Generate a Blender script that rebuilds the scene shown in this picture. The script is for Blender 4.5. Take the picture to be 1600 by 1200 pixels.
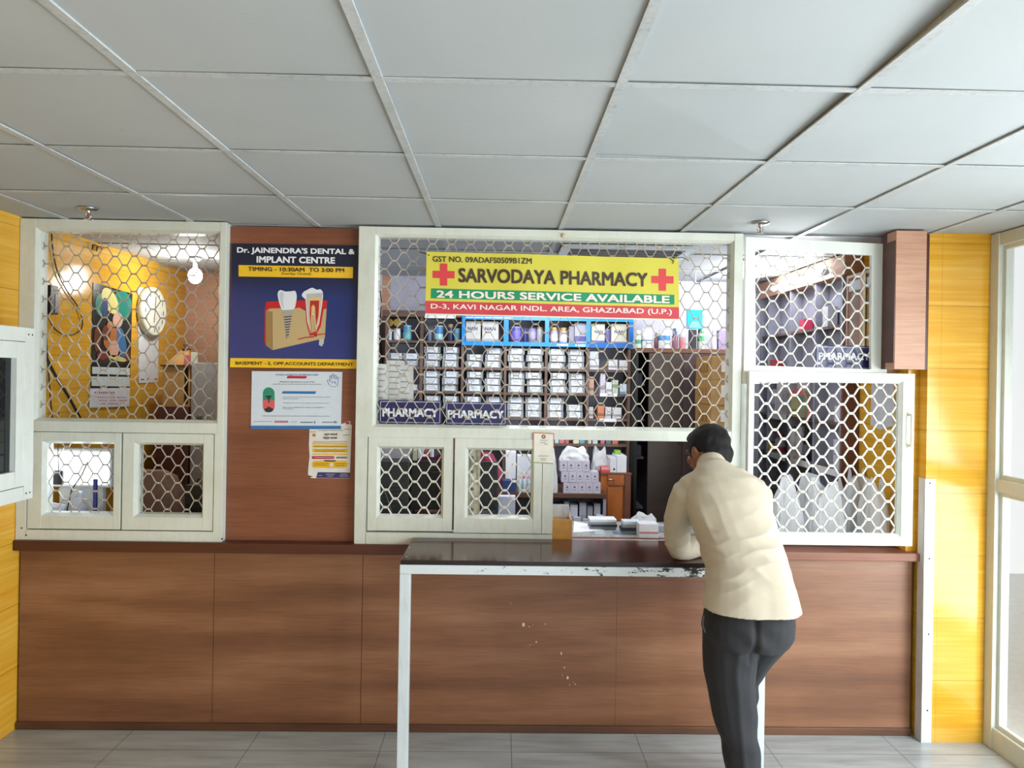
import bpy, bmesh, math, random
from mathutils import Vector, Matrix, noise
for _o in list(bpy.data.objects):
    bpy.data.objects.remove(_o)
S = bpy.context.scene
COL = S.collection
# ------------------------------------------------------------------ camera
F = 1110.0; PPX = 800.0; PPY = 588.0            # focal length and principal point, 1600x1200 frame
EYE = Vector((0.0, -3.414, 1.71)); YAW = 0.0177; ROLL = 0.0160
FW = Vector((math.sin(YAW), math.cos(YAW), 0)); RT = Vector((math.cos(YAW), -math.sin(YAW), 0)); UP = Vector((0, 0, 1))
CR = RT * math.cos(ROLL) + UP * math.sin(ROLL); CU = UP * math.cos(ROLL) - RT * math.sin(ROLL)
cam = bpy.data.cameras.new('camera'); cam_o = bpy.data.objects.new('camera', cam); COL.objects.link(cam_o)
cam.sensor_fit = 'HORIZONTAL'; cam.sensor_width = 36.0; cam.lens = F / 1600 * 36; cam.shift_y = -(600 - PPY) / 1600
cam.clip_start = 0.02
mw = Matrix.Identity(4)
for i in range(3):
    mw[i][0] = CR[i]; mw[i][1] = CU[i]; mw[i][2] = -FW[i]; mw[i][3] = EYE[i]
cam_o.matrix_world = mw
S.camera = cam_o
# ------------------------------------------------------------------ world, daylight, exposure
S.view_settings.view_transform = 'Standard'; S.view_settings.look = 'None'
S.view_settings.gamma = 1.0; S.view_settings.use_curve_mapping = False
S.view_settings.exposure = 0.0
S.cycles.use_denoising = True
S.cycles.max_bounces = 8; S.cycles.diffuse_bounces = 4; S.cycles.glossy_bounces = 4
S.cycles.sample_clamp_indirect = 6.0
W = bpy.data.worlds.new('daylight'); S.world = W; W.use_nodes = True
W.node_tree.nodes['Background'].inputs[0].default_value = (0.92, 0.97, 1.0, 1)
W.node_tree.nodes['Background'].inputs[1].default_value = 1.0
def area(name, loc, rot, sx, sy, power, colr=(1, 1, 1)):
    l = bpy.data.lights.new(name, 'AREA'); l.shape = 'RECTANGLE'; l.size = sx; l.size_y = sy; l.energy = power; l.color = colr
    o = bpy.data.objects.new(name, l); COL.objects.link(o); o.location = loc; o.rotation_euler = rot
    return o
def point(name, loc, power, colr=(1, 1, 1), r=0.05):
    l = bpy.data.lights.new(name, 'POINT'); l.energy = power; l.color = colr; l.shadow_soft_size = r
    o = bpy.data.objects.new(name, l); COL.objects.link(o); o.location = loc
    return o
HP = math.pi / 2
area('daylight_right_glazing', (2.75, -1.55, 1.15), (0, HP - .34, 0), 2.1, 1.3, 124, (0.90, 0.97, 1.0))     # daylight entering by the glazed side
area('daylight_right_glazing_rear', (2.75, -3.5, 1.2), (0, HP - .12, 0), 2.2, 2.2, 212, (0.90, 0.97, 1.0))
area('daylight_entrance', (1.2, -6.9, 1.35), (HP + .1, 0, 0), 2.2, 2.1, 26, (0.88, 0.96, 1.0))           # the lobby's open front behind the camera

# ------------------------------------------------------------------ pixel helpers: where a sight line meets a plane of the room
def ray(px, py): return FW + CR * ((px - PPX) / F) - CU * ((py - PPY) / F)
def at(px, py, y=0.0):
    d = ray(px, py); return EYE + d * ((y - EYE.y) / d.y)
def atx(px, py, x):
    d = ray(px, py); return EYE + d * ((x - EYE.x) / d.x)
def atz(px, py, z):
    d = ray(px, py); return EYE + d * ((z - EYE.z) / d.z)
def pd(px, py, dep): return EYE + ray(px, py) * dep
def AX(px, py, y=0.0): return at(px, py, y).x
def AZ(px, py, y=0.0): return at(px, py, y).z

# ------------------------------------------------------------------ mesh helpers
class MB:
    def __init__(s): s.v = []; s.f = []; s.m = []; s.sm = []
    def add(s, vs, fs, m=0, smooth=False):
        n = len(s.v); s.v += [Vector(v) for v in vs]
        for f in fs:
            s.f.append([n + i for i in f]); s.m.append(m); s.sm.append(smooth)
    def box(s, x0, x1, y0, y1, z0, z1, m=0, mat=None):
        vs = [Vector((x, y, z)) for z in (z0, z1) for y in (y0, y1) for x in (x0, x1)]
        if mat is not None: vs = [mat @ v for v in vs]
        s.add(vs, [(0, 2, 3, 1), (4, 5, 7, 6), (0, 1, 5, 4), (2, 6, 7, 3), (0, 4, 6, 2), (1, 3, 7, 5)], m); return s
    def quad(s, a, b, c, d, m=0): s.add([a, b, c, d], [(0, 1, 2, 3)], m); return s
    def prism(s, pts, off, m=0):            # polygon (list of points, counter-clockwise seen against off) pushed by off
        n = len(pts); off = Vector(off); pts = [Vector(p) for p in pts]
        s.add(pts + [p + off for p in pts], [tuple(range(n)), tuple(range(2 * n - 1, n - 1, -1))] + [(i, n + i, n + (i + 1) % n, (i + 1) % n) for i in range(n)], m); return s
    def tube(s, pts, r, seg=8, m=0, caps=True):
        pts = [Vector(p) for p in pts]; n = len(pts); rings = []; prev = None
        for i, p in enumerate(pts):
            t = (pts[min(i + 1, n - 1)] - pts[max(i - 1, 0)]).normalized()
            a = prev if prev is not None else (Vector((0, 0, 1)) if abs(t.z) < .9 else Vector((1, 0, 0)))
            a = (a - t * a.dot(t)).normalized(); prev = a; b = t.cross(a)
            rr = r[i] if isinstance(r, (list, tuple)) else r
            rings.append([p + (a * math.cos(q) + b * math.sin(q)) * rr for q in [2 * math.pi * k / seg for k in range(seg)]])
        s.loft(rings, m, caps); return s
    def loft(s, rings, m=0, caps=True, smooth=True):
        k = len(rings[0]); vs = [v for r in rings for v in r]; fs = []
        for i in range(len(rings) - 1):
            for j in range(k): fs.append((i * k + j, i * k + (j + 1) % k, (i + 1) * k + (j + 1) % k, (i + 1) * k + j))
        s.add(vs, fs, m, smooth)
        if caps:
            s.add(rings[0], [tuple(range(k - 1, -1, -1))], m); s.add(rings[-1], [tuple(range(k))], m)
        return s
    def lathe(s, prof, c, seg=16, m=0, axis='z', mat=None):   # prof: (radius, height)
        c = Vector(c); rings = []
        for r, h in prof:
            ring = []
            for k in range(seg):
                q = 2 * math.pi * k / seg; a, b = r * math.cos(q), r * math.sin(q)
                v = Vector((a, b, h)) if axis == 'z' else (Vector((a, -h, b)) if axis == 'y' else Vector((h, a, b)))
                ring.append((mat @ v if mat is not None else v) + c)
            rings.append(ring)
        s.loft(rings, m); return s
    def ell(s, c, r, seg=14, rows=9, m=0, mat=None):
        c = Vector(c); rings = []
        for i in range(rows + 1):
            th = math.pi * (0.02 + 0.96 * i / rows) - HP
            ring = []
            for k in range(seg):
                q = 2 * math.pi * k / seg
                v = Vector((r[0] * math.cos(th) * math.cos(q), r[1] * math.cos(th) * math.sin(q), r[2] * math.sin(th)))
                ring.append((mat @ v if mat is not None else v) + c)
            rings.append(ring)
        s.loft(rings, m); return s
    def mesh(s, name, mats, origin=(0, 0, 0), bevel=0.0):
        o = Vector(origin); me = bpy.data.meshes.new(name)
        me.from_pydata([v - o for v in s.v], [], s.f)
        for m in (mats if isinstance(mats, (list, tuple)) else [mats]): me.materials.append(m)
        me.polygons.foreach_set('material_index', s.m); me.polygons.foreach_set('use_smooth', s.sm)
        bm = bmesh.new(); bm.from_mesh(me)
        if bevel > 0:
            bmesh.ops.remove_doubles(bm, verts=bm.verts, dist=1e-6)
            es = [e for e in bm.edges if len(e.link_faces) == 2 and e.calc_face_angle(0) > .6]
            bmesh.ops.bevel(bm, geom=es, offset=bevel, segments=2, affect='EDGES', profile=.5, clamp_overlap=True)
        bmesh.ops.recalc_face_normals(bm, faces=bm.faces)
        bm.to_mesh(me); bm.free(); me.update()
        return me
    def build(s, name, mats, parent=None, bevel=0.0, origin=None):
        w = Vector(origin) if origin is not None else (wloc(parent) if parent is not None else s.centre())
        return link(name, s.mesh(name, mats, w, bevel), parent, w)
    def centre(s):
        a = [(min(v[i] for v in s.v) + max(v[i] for v in s.v)) / 2 for i in range(2)]
        return Vector((a[0], a[1], min(v.z for v in s.v)))
WL = {}
def wloc(o): return WL.get(o.name, Vector((0, 0, 0)))
def link(name, me, parent=None, w=(0, 0, 0)):
    o = bpy.data.objects.new(name, me); COL.objects.link(o); w = Vector(w)
    if parent is not None: o.parent = parent; o.location = w - wloc(parent)
    else: o.location = w
    WL[o.name] = w; return o
def thing(name, label, cat, loc, group=None):
    o = bpy.data.objects.new(name, None); COL.objects.link(o); o.empty_display_size = .05; o.location = loc; WL[o.name] = Vector(loc)
    return tag(o, label, cat, group)
def tag(o, label, cat, group=None):
    o['label'] = label; o['category'] = cat
    if group: o['group'] = group
    return o
def struct(o): o['kind'] = 'structure'; return o
def clone(src, loc, label, rz=0.0, group=None):           # a thing and its parts, copied
    r = src.copy(); COL.objects.link(r); r.location = loc; r.rotation_euler = (0, 0, rz); r['label'] = label; WL[r.name] = Vector(loc)
    if group: r['group'] = group
    for ch in list(src.children):
        c = ch.copy(); COL.objects.link(c); c.parent = r
        for g in list(ch.children):
            d = g.copy(); COL.objects.link(d); d.parent = c
    return r
# lettering -------------------------------------------------------
_txt = {}
def text_geo(s, bold=0.0):
    k = (s, bold)
    if k not in _txt:
        c = bpy.data.curves.new('t', 'FONT'); c.body = s; c.size = 1.0; c.resolution_u = 3
        o = bpy.data.objects.new('t', c); COL.objects.link(o); bpy.context.view_layer.update()
        dg = bpy.context.evaluated_depsgraph_get(); me = o.evaluated_get(dg).to_mesh()
        vs = [v.co.copy() for v in me.vertices]; fs = [tuple(p.vertices) for p in me.polygons]
        o.evaluated_get(dg).to_mesh_clear(); bpy.data.objects.remove(o); bpy.data.curves.remove(c)
        if not vs: vs = [Vector((0, 0, 0))]; fs = []
        a = [min(v[i] for v in vs) for i in (0, 1)]; b = [max(v[i] for v in vs) for i in (0, 1)]
        w, h = max(b[0] - a[0], 1e-6) + 2 * bold, max(b[1] - a[1], 1e-6) + 2 * bold; uv, ff = [], []
        for dx, dy in ([(0, 0), (-1, -1), (1, -1), (1, 1), (-1, 1)] if bold else [(0, 0)]):   # a heavier face: the outline stroked round
            n = len(uv); uv += [((v.x - a[0] + bold * (1 + dx)) / w, (v.y - a[1] + bold * (1 + dy)) / h) for v in vs]; ff += [tuple(i + n for i in f) for f in fs]
        _txt[k] = (uv, ff)
    return _txt[k]
def text_map(mb, s, fn, bold=0.0, m=0):                   # fn maps (u right, v up) in 0..1 to a point
    uv, fs = text_geo(s, bold); n = max(1, len(uv) // (5 if bold else 1)); lift = lambda i: Vector((0, -.00018 * (i // n), 0))
    mb.add([fn(u, v) + lift(i) for i, (u, v) in enumerate(uv)], fs, m)
def text_px(mb, s, x0, y0, x1, y1, yplane, bold=0.0, m=0, slope=0.021, fit=None):   # text box x0..x1, cap top y0 / baseline y1 at its left end
    def fn(u, v):
        px = x0 + u * (x1 - x0); py = y1 + (y0 - y1) * v + slope * (px - x0)
        p = at(px, py, yplane)
        return p
    text_map(mb, s, fn, bold, m)
def text_xz(mb, s, x0, x1, z0, z1, y, bold=0.0, m=0): text_map(mb, s, lambda u, v: Vector((x0 + u * (x1 - x0), y, z0 + v * (z1 - z0))), bold, m)
def poly_px(mb, pts, y, th=0.0, m=0):
    ps = [at(a, b, y) for a, b in pts]
    if th: mb.prism(ps, (0, th, 0), m)
    else: mb.add(ps, [tuple(range(len(ps)))], m)
def ell_px(mb, cx, cy, rx, ry, y, m=0, seg=20): poly_px(mb, [(cx + rx * math.cos(2 * math.pi * k / seg), cy + ry * math.sin(2 * math.pi * k / seg)) for k in range(seg)], y, 0, m)
# ------------------------------------------------------------------ materials
def srgb(r, g, b):
    f = lambda c: (c / 255 / 12.92) if c / 255 <= .04045 else ((c / 255 + .055) / 1.055) ** 2.4
    return (f(r), f(g), f(b), 1)
class NT:
    def __init__(s, name):
        s.m = bpy.data.materials.new(name); s.m.use_nodes = True; s.t = s.m.node_tree; s.b = s.t.nodes['Principled BSDF']
    def n(s, t, **k):
        x = s.t.nodes.new(t)
        for a, v in k.items(): setattr(x, a, v)
        return x
    def l(s, a, b): s.t.links.new(a, b)
    def pos(s, scale=(1, 1, 1), rot=(0, 0, 0), loc=(0, 0, 0)):
        c = s.n('ShaderNodeTexCoord'); mp = s.n('ShaderNodeMapping'); s.l(c.outputs['Object'], mp.inputs[0])
        mp.inputs['Scale'].default_value = scale; mp.inputs['Rotation'].default_value = rot; mp.inputs['Location'].default_value = loc
        return mp.outputs[0]
    def noise(s, vec, scale, detail=3, rough=.5, out='Fac'):
        x = s.n('ShaderNodeTexNoise'); s.l(vec, x.inputs['Vector']); x.inputs['Scale'].default_value = scale; x.inputs['Detail'].default_value = detail; x.inputs['Roughness'].default_value = rough
        return x.outputs[out]
    def ramp(s, fac, stops):
        r = s.n('ShaderNodeValToRGB'); s.l(fac, r.inputs[0]); e = r.color_ramp.elements
        while len(e) < len(stops): e.new(.5)
        for i, (p, c) in enumerate(stops): e[i].position = p; e[i].color = c
        return r.outputs[0]
    def mix(s, fac, a, b, mode='MIX'):
        x = s.n('ShaderNodeMix', data_type='RGBA', blend_type=mode)
        for i, v in ((0, fac), (6, a), (7, b)):
            if hasattr(v, 'default_value') or hasattr(v, 'is_linked'): s.l(v, x.inputs[i])
            else: x.inputs[i].default_value = v
        return x.outputs[2]
    def math(s, op, a, b=None):
        x = s.n('ShaderNodeMath', operation=op)
        for i, v in ((0, a), (1, b)):
            if v is None: continue
            if hasattr(v, 'is_linked'): s.l(v, x.inputs[i])
            else: x.inputs[i].default_value = v
        return x.outputs[0]
    def col(s, v): s.l(v, s.b.inputs['Base Color']) if hasattr(v, 'is_linked') else setattr(s.b.inputs['Base Color'], 'default_value', v); return s
    def set(s, rough=.5, metal=0, spec=.5, **k):
        s.b.inputs['Roughness'].default_value = rough; s.b.inputs['Metallic'].default_value = metal; s.b.inputs['Specular IOR Level'].default_value = spec
        for a, v in k.items(): s.b.inputs[a.replace('_', ' ')].default_value = v
        return s
    def bump(s, h, strength=.3, dist=.002):
        x = s.n('ShaderNodeBump'); s.l(h, x.inputs['Height']); x.inputs['Strength'].default_value = strength; x.inputs['Distance'].default_value = dist; s.l(x.outputs[0], s.b.inputs['Normal']); return s
_pl = {}
def plain(r, g, b, rough=.5, metal=0, var=.06, spec=.5, **k):
    key = (r, g, b, rough, metal, tuple(k.items()))
    if key not in _pl:
        t = NT('finish_%d_%d_%d' % (r, g, b)); c = srgb(r, g, b)
        n = t.noise(t.pos(), 30, 3)
        lo = tuple(max(0, x * (1 - var)) for x in c[:3]) + (1,); hi = tuple(min(1, x * (1 + var)) for x in c[:3]) + (1,)
        t.col(t.ramp(n, [(.3, lo), (.7, hi)])).set(rough, metal, spec, **k); _pl[key] = t.m
    return _pl[key]
def emit(name, c, strength):
    t = NT(name); t.set(.4); t.col(c); t.b.inputs['Emission Color'].default_value = c; t.b.inputs['Emission Strength'].default_value = strength; return t.m
def wood(name, dark, mid, light, rough=.4, sx=1.2, sz=14, plank=0.0, dirt=False):
    t = NT(name)
    big = t.noise(t.pos((sx * .5, sx * .5, sz * .35)), 2.0, 2, .5)
    fine = t.noise(t.pos((sx * 2.5, sx * 2.5, sz * 5)), 3.0, 5, .65)
    c = t.ramp(big, [(.3, dark), (.5, mid), (.7, light)])
    f = t.ramp(fine, [(.3, (.72, .70, .68, 1)), (.6, (1, 1, 1, 1))])
    c = t.mix(.8, c, f, 'MULTIPLY')
    if dirt:
        d = t.noise(t.pos((1, 1, 2)), 2.3, 4, .6)
        c = t.mix(.5, c, t.ramp(d, [(.35, (.78, .76, .75, 1)), (.6, (1, 1, 1, 1))]), 'MULTIPLY')
    t.col(c).set(rough); t.bump(fine, .05, .001); return t.m
def paint(name, c, c2, rough=.35, dirt=.5):
    t = NT(name); n = t.noise(t.pos((1, 1, 1)), 5, 5, .65); g = t.noise(t.pos((6, 6, 1)), 9, 4, .6)
    k = t.ramp(n, [(.35, c2), (.6, c)]); k = t.mix(dirt, k, t.ramp(g, [(.28, tuple(x * .72 for x in c2[:3]) + (1,)), (.5, (1, 1, 1, 1))]), 'MULTIPLY')
    t.col(k).set(rough); t.bump(n, .05, .001); return t.m

def mk_yellow():
    t = NT('yellow_tile'); p = t.pos((.8, .8, 26)); a = t.noise(p, 2.2, 4, .6); b = t.noise(t.pos((.35, .35, 5)), 1.7, 2, .5)
    c = t.ramp(a, [(.3, srgb(208, 146, 34)), (.5, srgb(222, 166, 52)), (.7, srgb(238, 196, 104))])
    c = t.mix(.55, c, t.ramp(b, [(.35, srgb(214, 152, 30)), (.65, srgb(228, 178, 66))]))
    xyz = t.n('ShaderNodeSeparateXYZ'); t.l(t.pos(), xyz.inputs[0])
    z = t.math('FRACT', t.math('DIVIDE', t.math('ADD', xyz.outputs[2], .003), .297)); line = t.math('LESS_THAN', z, .012)
    xy = t.math('FRACT', t.math('DIVIDE', t.math('ADD', t.math('ADD', xyz.outputs[0], xyz.outputs[1]), -2.178 + 6.0), .45)); l2 = t.math('LESS_THAN', xy, .006)
    ln = t.math('MAXIMUM', line, t.math('MULTIPLY', l2, .6))
    c = t.mix(t.math('MULTIPLY', ln, .6), c, srgb(150, 95, 10))
    t.col(c).set(.16); t.bump(t.math('SUBTRACT', a, t.math('MULTIPLY', ln, 2.0)), .12, .002); return t.m
def mk_ceiling():
    t = NT('ceiling_board'); a = t.noise(t.pos((1, 1, 1)), 1.3, 3, .5); w = t.noise(t.pos((90, 300, 1)), 1.0, 2, .7); d = t.noise(t.pos((3, 9, 1)), 2.3, 4, .6)
    c = t.ramp(a, [(.3, srgb(168, 174, 177)), (.7, srgb(178, 183, 185))])
    c = t.mix(.5, c, t.ramp(w, [(.3, (.93, .93, .93, 1)), (.7, (1, 1, 1, 1))]), 'MULTIPLY')
    c = t.mix(.8, c, t.ramp(d, [(.23, (.72, .72, .72, 1)), (.33, (1, 1, 1, 1))]), 'MULTIPLY')
    t.col(c).set(.75); t.bump(w, .12, .001); return t.m
def mk_floor():
    t = NT('floor_tile'); a = t.noise(t.pos((1.5, 12, 1)), 1.6, 4, .6); b = t.noise(t.pos(), 3, 4, .6)
    c = t.ramp(a, [(.3, srgb(158, 163, 165)), (.7, srgb(188, 193, 194))]); c = t.mix(.5, c, t.ramp(b, [(.3, (.85, .85, .83, 1)), (.65, (1, 1, 1, 1))]), 'MULTIPLY')
    xyz = t.n('ShaderNodeSeparateXYZ'); t.l(t.pos(), xyz.inputs[0])
    fx = t.math('FRACT', t.math('DIVIDE', t.math('ADD', xyz.outputs[0], 6 + 1.694), .598)); fy = t.math('FRACT', t.math('DIVIDE', t.math('ADD', xyz.outputs[1], 12 + .183), .6))
    ln = t.math('MAXIMUM', t.math('LESS_THAN', fx, .006), t.math('LESS_THAN', fy, .007))
    c = t.mix(t.math('MULTIPLY', ln, .7), c, srgb(84, 80, 76))
    t.col(c).set(.22); return t.m
def mk_chip():
    t = NT('chipped_white_paint'); n = t.noise(t.pos((2, 2, 5)), 9, 5, .75); e = t.noise(t.pos((.9, 1, 1), loc=(.25, 0, 0)), 2.2, 1, .5)
    xyz = t.n('ShaderNodeSeparateXYZ'); t.l(t.pos(), xyz.inputs[0])
    k = t.math('ADD', n, t.math('MULTIPLY', t.math('SUBTRACT', xyz.outputs[0], -.1), .12))
    c = t.ramp(k, [(.0, srgb(205, 212, 214)), (.60, srgb(200, 207, 210)), (.625, srgb(40, 36, 34))]); t.col(c).set(.4); return t.m
M = {}
M['cream'] = paint('cream_aluminium', srgb(213, 217, 208), srgb(205, 208, 196), .32, .13)
M['white'] = paint('white_aluminium', srgb(232, 236, 230), srgb(226, 230, 223), .3, .1)
M['mesh'] = paint('grille_paint', srgb(186, 176, 162), srgb(168, 158, 144), .4, .3)
M['meshw'] = paint('grille_paint_pale', srgb(228, 226, 216), srgb(214, 210, 198), .4, .3)
M['wood'] = wood('wood_laminate', srgb(108, 69, 48), srgb(134, 90, 63), srgb(158, 113, 84), .42, .7, 9, dirt=True)
M['woodred'] = wood('red_wood_laminate', srgb(118, 68, 46), srgb(134, 80, 56), srgb(146, 90, 64), .45, .7, 7, dirt=True)
M['woodpink'] = wood('pink_wood_laminate', srgb(186, 138, 112), srgb(194, 148, 122), srgb(202, 158, 132), .45, .7, 7)
M['ledge'] = wood('dark_ledge', srgb(70, 34, 26), srgb(84, 42, 32), srgb(94, 50, 38), .35, .7, 9)
M['skirt'] = wood('dark_skirting', srgb(66, 40, 26), srgb(90, 58, 38), srgb(110, 74, 50), .5, 1, 9)
M['top'] = wood('dark_table_laminate', srgb(64, 33, 25), srgb(76, 41, 31), srgb(86, 48, 37), .16, .5, 1)
M['chip'] = mk_chip()
M['steel'] = paint('white_steel_paint', srgb(206, 214, 218), srgb(196, 205, 210), .35, .2)
M['yellow'] = mk_yellow(); M['ceil'] = mk_ceiling(); M['floor'] = mk_floor()
M['tbar'] = paint('ceiling_bar', srgb(184, 188, 189), srgb(170, 174, 175), .5, .35)
M['void'] = plain(26, 26, 26, .9); M['black'] = plain(22, 22, 24, .4); M['blackm'] = plain(30, 30, 32, .7)
M['chrome'] = plain(180, 180, 178, .25, 1.0); M['alu'] = paint('bare_aluminium', srgb(222, 224, 224), srgb(206, 208, 210), .3, .2)
M['brownpanel'] = wood('brown_panel', srgb(96, 54, 38), srgb(108, 62, 44), srgb(118, 70, 50), .5, 1, 5)
M['dbrown'] = wood('dark_brown_cupboard', srgb(50, 40, 36), srgb(58, 46, 41), srgb(66, 53, 46), .45, 1, 4)
M['shelf'] = wood('shelf_edge_wood', srgb(92, 72, 62), srgb(106, 84, 72), srgb(118, 94, 82), .5, 2, 6)
M['orange'] = wood('orange_wood', srgb(160, 88, 36), srgb(176, 100, 44), srgb(190, 112, 54), .4, 3, 1)
M['greyback'] = plain(146, 147, 164, .6); M['wallgrey'] = plain(176, 176, 190, .7); M['paper'] = plain(228, 230, 232, .7, var=.02); M['paper2'] = plain(206, 210, 218, .7, var=.03)
M['ink'] = plain(40, 40, 44, .7); M['inkgrey'] = plain(110, 112, 118, .7)
M['navy'] = plain(38, 40, 96, .3); M['whitetxt'] = plain(236, 236, 240, .5, var=.02)
def mk_glass(name, tint, rough=.02, alpha=.12):
    t = NT(name); t.set(rough); t.col(tint); t.b.inputs['Alpha'].default_value = alpha; t.b.inputs['Specular IOR Level'].default_value = .8; return t.m
M['glass'] = mk_glass('clear_glass', (.9, .95, .95, 1), .02, .10)
# ================================================================== the setting
ZC = 2.42; XL = -2.27; XR = 2.375; YB = 1.75; YF = -7.0
b = MB(); b.box(XL - .12, XR + .0, YF, YB + .1, -.1, 0); struct(b.build('floor', M['floor'], origin=(0, 0, 0)))
b = MB(); b.box(XR, 9.0, -9, 3, -.12, -.02); struct(b.build('floor_outside', plain(196, 196, 192, .8), origin=(0, 0, 0)))
# suspended ceiling: boards a little out of level, resting on a grid of T bars
random.seed(4)
b = MB(); P = .586
xs = [-2.27] + [-2.061 + .586 * i for i in range(0, 8)] + [XR]
ys = [YB] + [1.22, .635, .05] + [-.525 - .586 * i for i in range(0, 11)] + [YF]
for i in range(len(xs) - 1):
    for j in range(len(ys) - 1):
        x0, x1, y1, y0 = xs[i], xs[i + 1], ys[j], ys[j + 1]
        t = [random.uniform(.0, .003) for _ in range(4)]
        if j == 5 and i == 5: t = [.006, .012, .004, .012]
        if j == 6 and i == 5: t = [.002, .034, .003, .004]
        g = .003; z = ZC + .0032
        n = 8 if max(t) > .02 else 1; bl = lambda u, v: Vector((x0 + g + (x1 - x0 - 2 * g) * u, y0 + g + (y1 - y0 - 2 * g) * v, z + (t[0] * (1 - u) + t[1] * u) * (1 - v) + (t[3] * (1 - u) + t[2] * u) * v))
        b.add([bl(i_ / n, j_ / n) for j_ in range(n + 1) for i_ in range(n + 1)], [(q_ * (n + 1) + p_, q_ * (n + 1) + p_ + 1, (q_ + 1) * (n + 1) + p_ + 1, (q_ + 1) * (n + 1) + p_) for q_ in range(n) for p_ in range(n)], 0, n > 1)
        c4 = [bl(0, 0), bl(1, 0), bl(1, 1), bl(0, 1)]; up_ = Vector((0, 0, .012))
        for k_ in range(4): b.quad(c4[k_], c4[k_] + up_, c4[(k_ + 1) % 4] + up_, c4[(k_ + 1) % 4])
        b.quad(*[p_ + up_ for p_ in c4])
ceil_o = struct(b.build('ceiling', M['ceil'], origin=(0, 0, ZC)))
g = MB()
for x in xs[1:-1]: g.box(x - .0125, x + .0125, YF, YB, ZC - .002, ZC + .003); g.box(x - .002, x + .002, YF, YB, ZC + .003, ZC + .04)
for y in ys[1:-1]: g.box(XL, XR, y - .011, y + .011, ZC - .001, ZC + .0025); g.box(XL, XR, y - .002, y + .002, ZC + .0025, ZC + .04)
g.build('ceiling_grid', M['tbar'], ceil_o)
b = MB(); b.box(XL - .12, XR + .12, YF, YB + .12, ZC + .07, ZC + .16); struct(b.build('ceiling_slab', M['void'], origin=(0, 0, ZC)))
b = MB(); b.box(XL - .12, XL, YF, YB + .12, 0, ZC + .07); struct(b.build('wall_left', M['yellow'], origin=(0, 0, 0)))
# back wall: wood behind the left room, grey plaster behind the pharmacy
b = MB(); b.box(XL, -.80, YB, YB + .1, 0, ZC + .07); struct(b.build('wall_back_left', M['woodpink'], origin=(0, 0, 0)))
b = MB(); b.box(-.80, 2.2, YB, YB + .1, 0, ZC + .07); struct(b.build('wall_back', M['wallgrey'], origin=(0, 0, 0)))
XPI = 1.995
b = MB(); b.box(XPI, XR, .05, YB, 0, ZC + .07); struct(b.build('wall_right_inside', M['yellow'], origin=(0, 0, 0)))
b = MB(); b.box(-.93, -.86, .09, YB, 0, ZC + .07); struct(b.build('wall_partition', M['wallgrey'], origin=(0, 0, 0)))
# tiled pilaster at the right end
b = MB(); b.box(2.036, XR, -.07, .05, 0, ZC + .004); struct(b.build('wall_pilaster', M['yellow'], origin=(0, 0, 0)))
# wooden wall section between the two windows
b = MB(); b.box(-1.305, -.665, .02, .09, .90, ZC - .012); struct(b.build('wall_centre', M['woodred'], origin=(0, 0, 0)))

# ---------------- the counter front: three laminate boards, ledge, skirting
ZL0, ZL1 = .855, .903
cnt = thing('counter', 'long wood laminate counter front below the grille windows with dark ledge', 'counter', (-.1, .03, 0))
jx = [-2.262, AX(333, 1000), AX(565, 1000), AX(963, 1000), 2.02]
b = MB()
for i in range(4):
    b.box(jx[i] + (.0012 if i != 3 else .0003), jx[i + 1] - (.0012 if i != 2 else .0003), .0, .018, .028, ZL0)
b.build('front_panel', M['wood'], cnt, .0008)
b = MB(); b.box(-2.262, 2.03, .018, .05, 0, ZL0); b.build('carcass', M['void'], cnt)
b = MB(); b.box(XL + .002, -.40, -.045, .09, ZL0, ZL1); b.box(-.40, 1.12, -.005, .09, ZL0, ZL1)
b.build('ledge', M['ledge'], cnt, .004)
b = MB(); b.box(1.1205, 2.03, -.042, .09, ZL0 - .004, ZL1 - .012); b.build('ledge', M['woodred'], cnt, .004)
b = MB(); b.box(-2.262, 2.02, -.012, .0, 0, .036); b.build('skirting', M['skirt'], cnt, .003)
# paint flecks knocked out of the laminate
random.seed(2)
for (x, y, r, k) in [(818, 976, 2.2, 1.5), (827, 979, 1, 1), (833, 976, .8, .6), (852, 975, .9, 1), (838, 1003, 1, 1.8), (828, 1008, .7, 1), (877, 1021, 1.1, 2.4), (882, 1043, 1, 1.2), (887, 1059, 1.6, 1.7), (879, 1055, .7, 1.2), (890, 1070, .8, 1), (896, 1066, .6, 1), (899, 1069, 1, .8), (798, 943, .7, .7), (825, 1012, .6, .8)]:
    fl = MB(); ell_px(fl, x, y, r, r * k, -.0008, 0, 8); fl.build('chipped_fleck', plain(226, 196, 168, .7), cnt)

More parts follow.
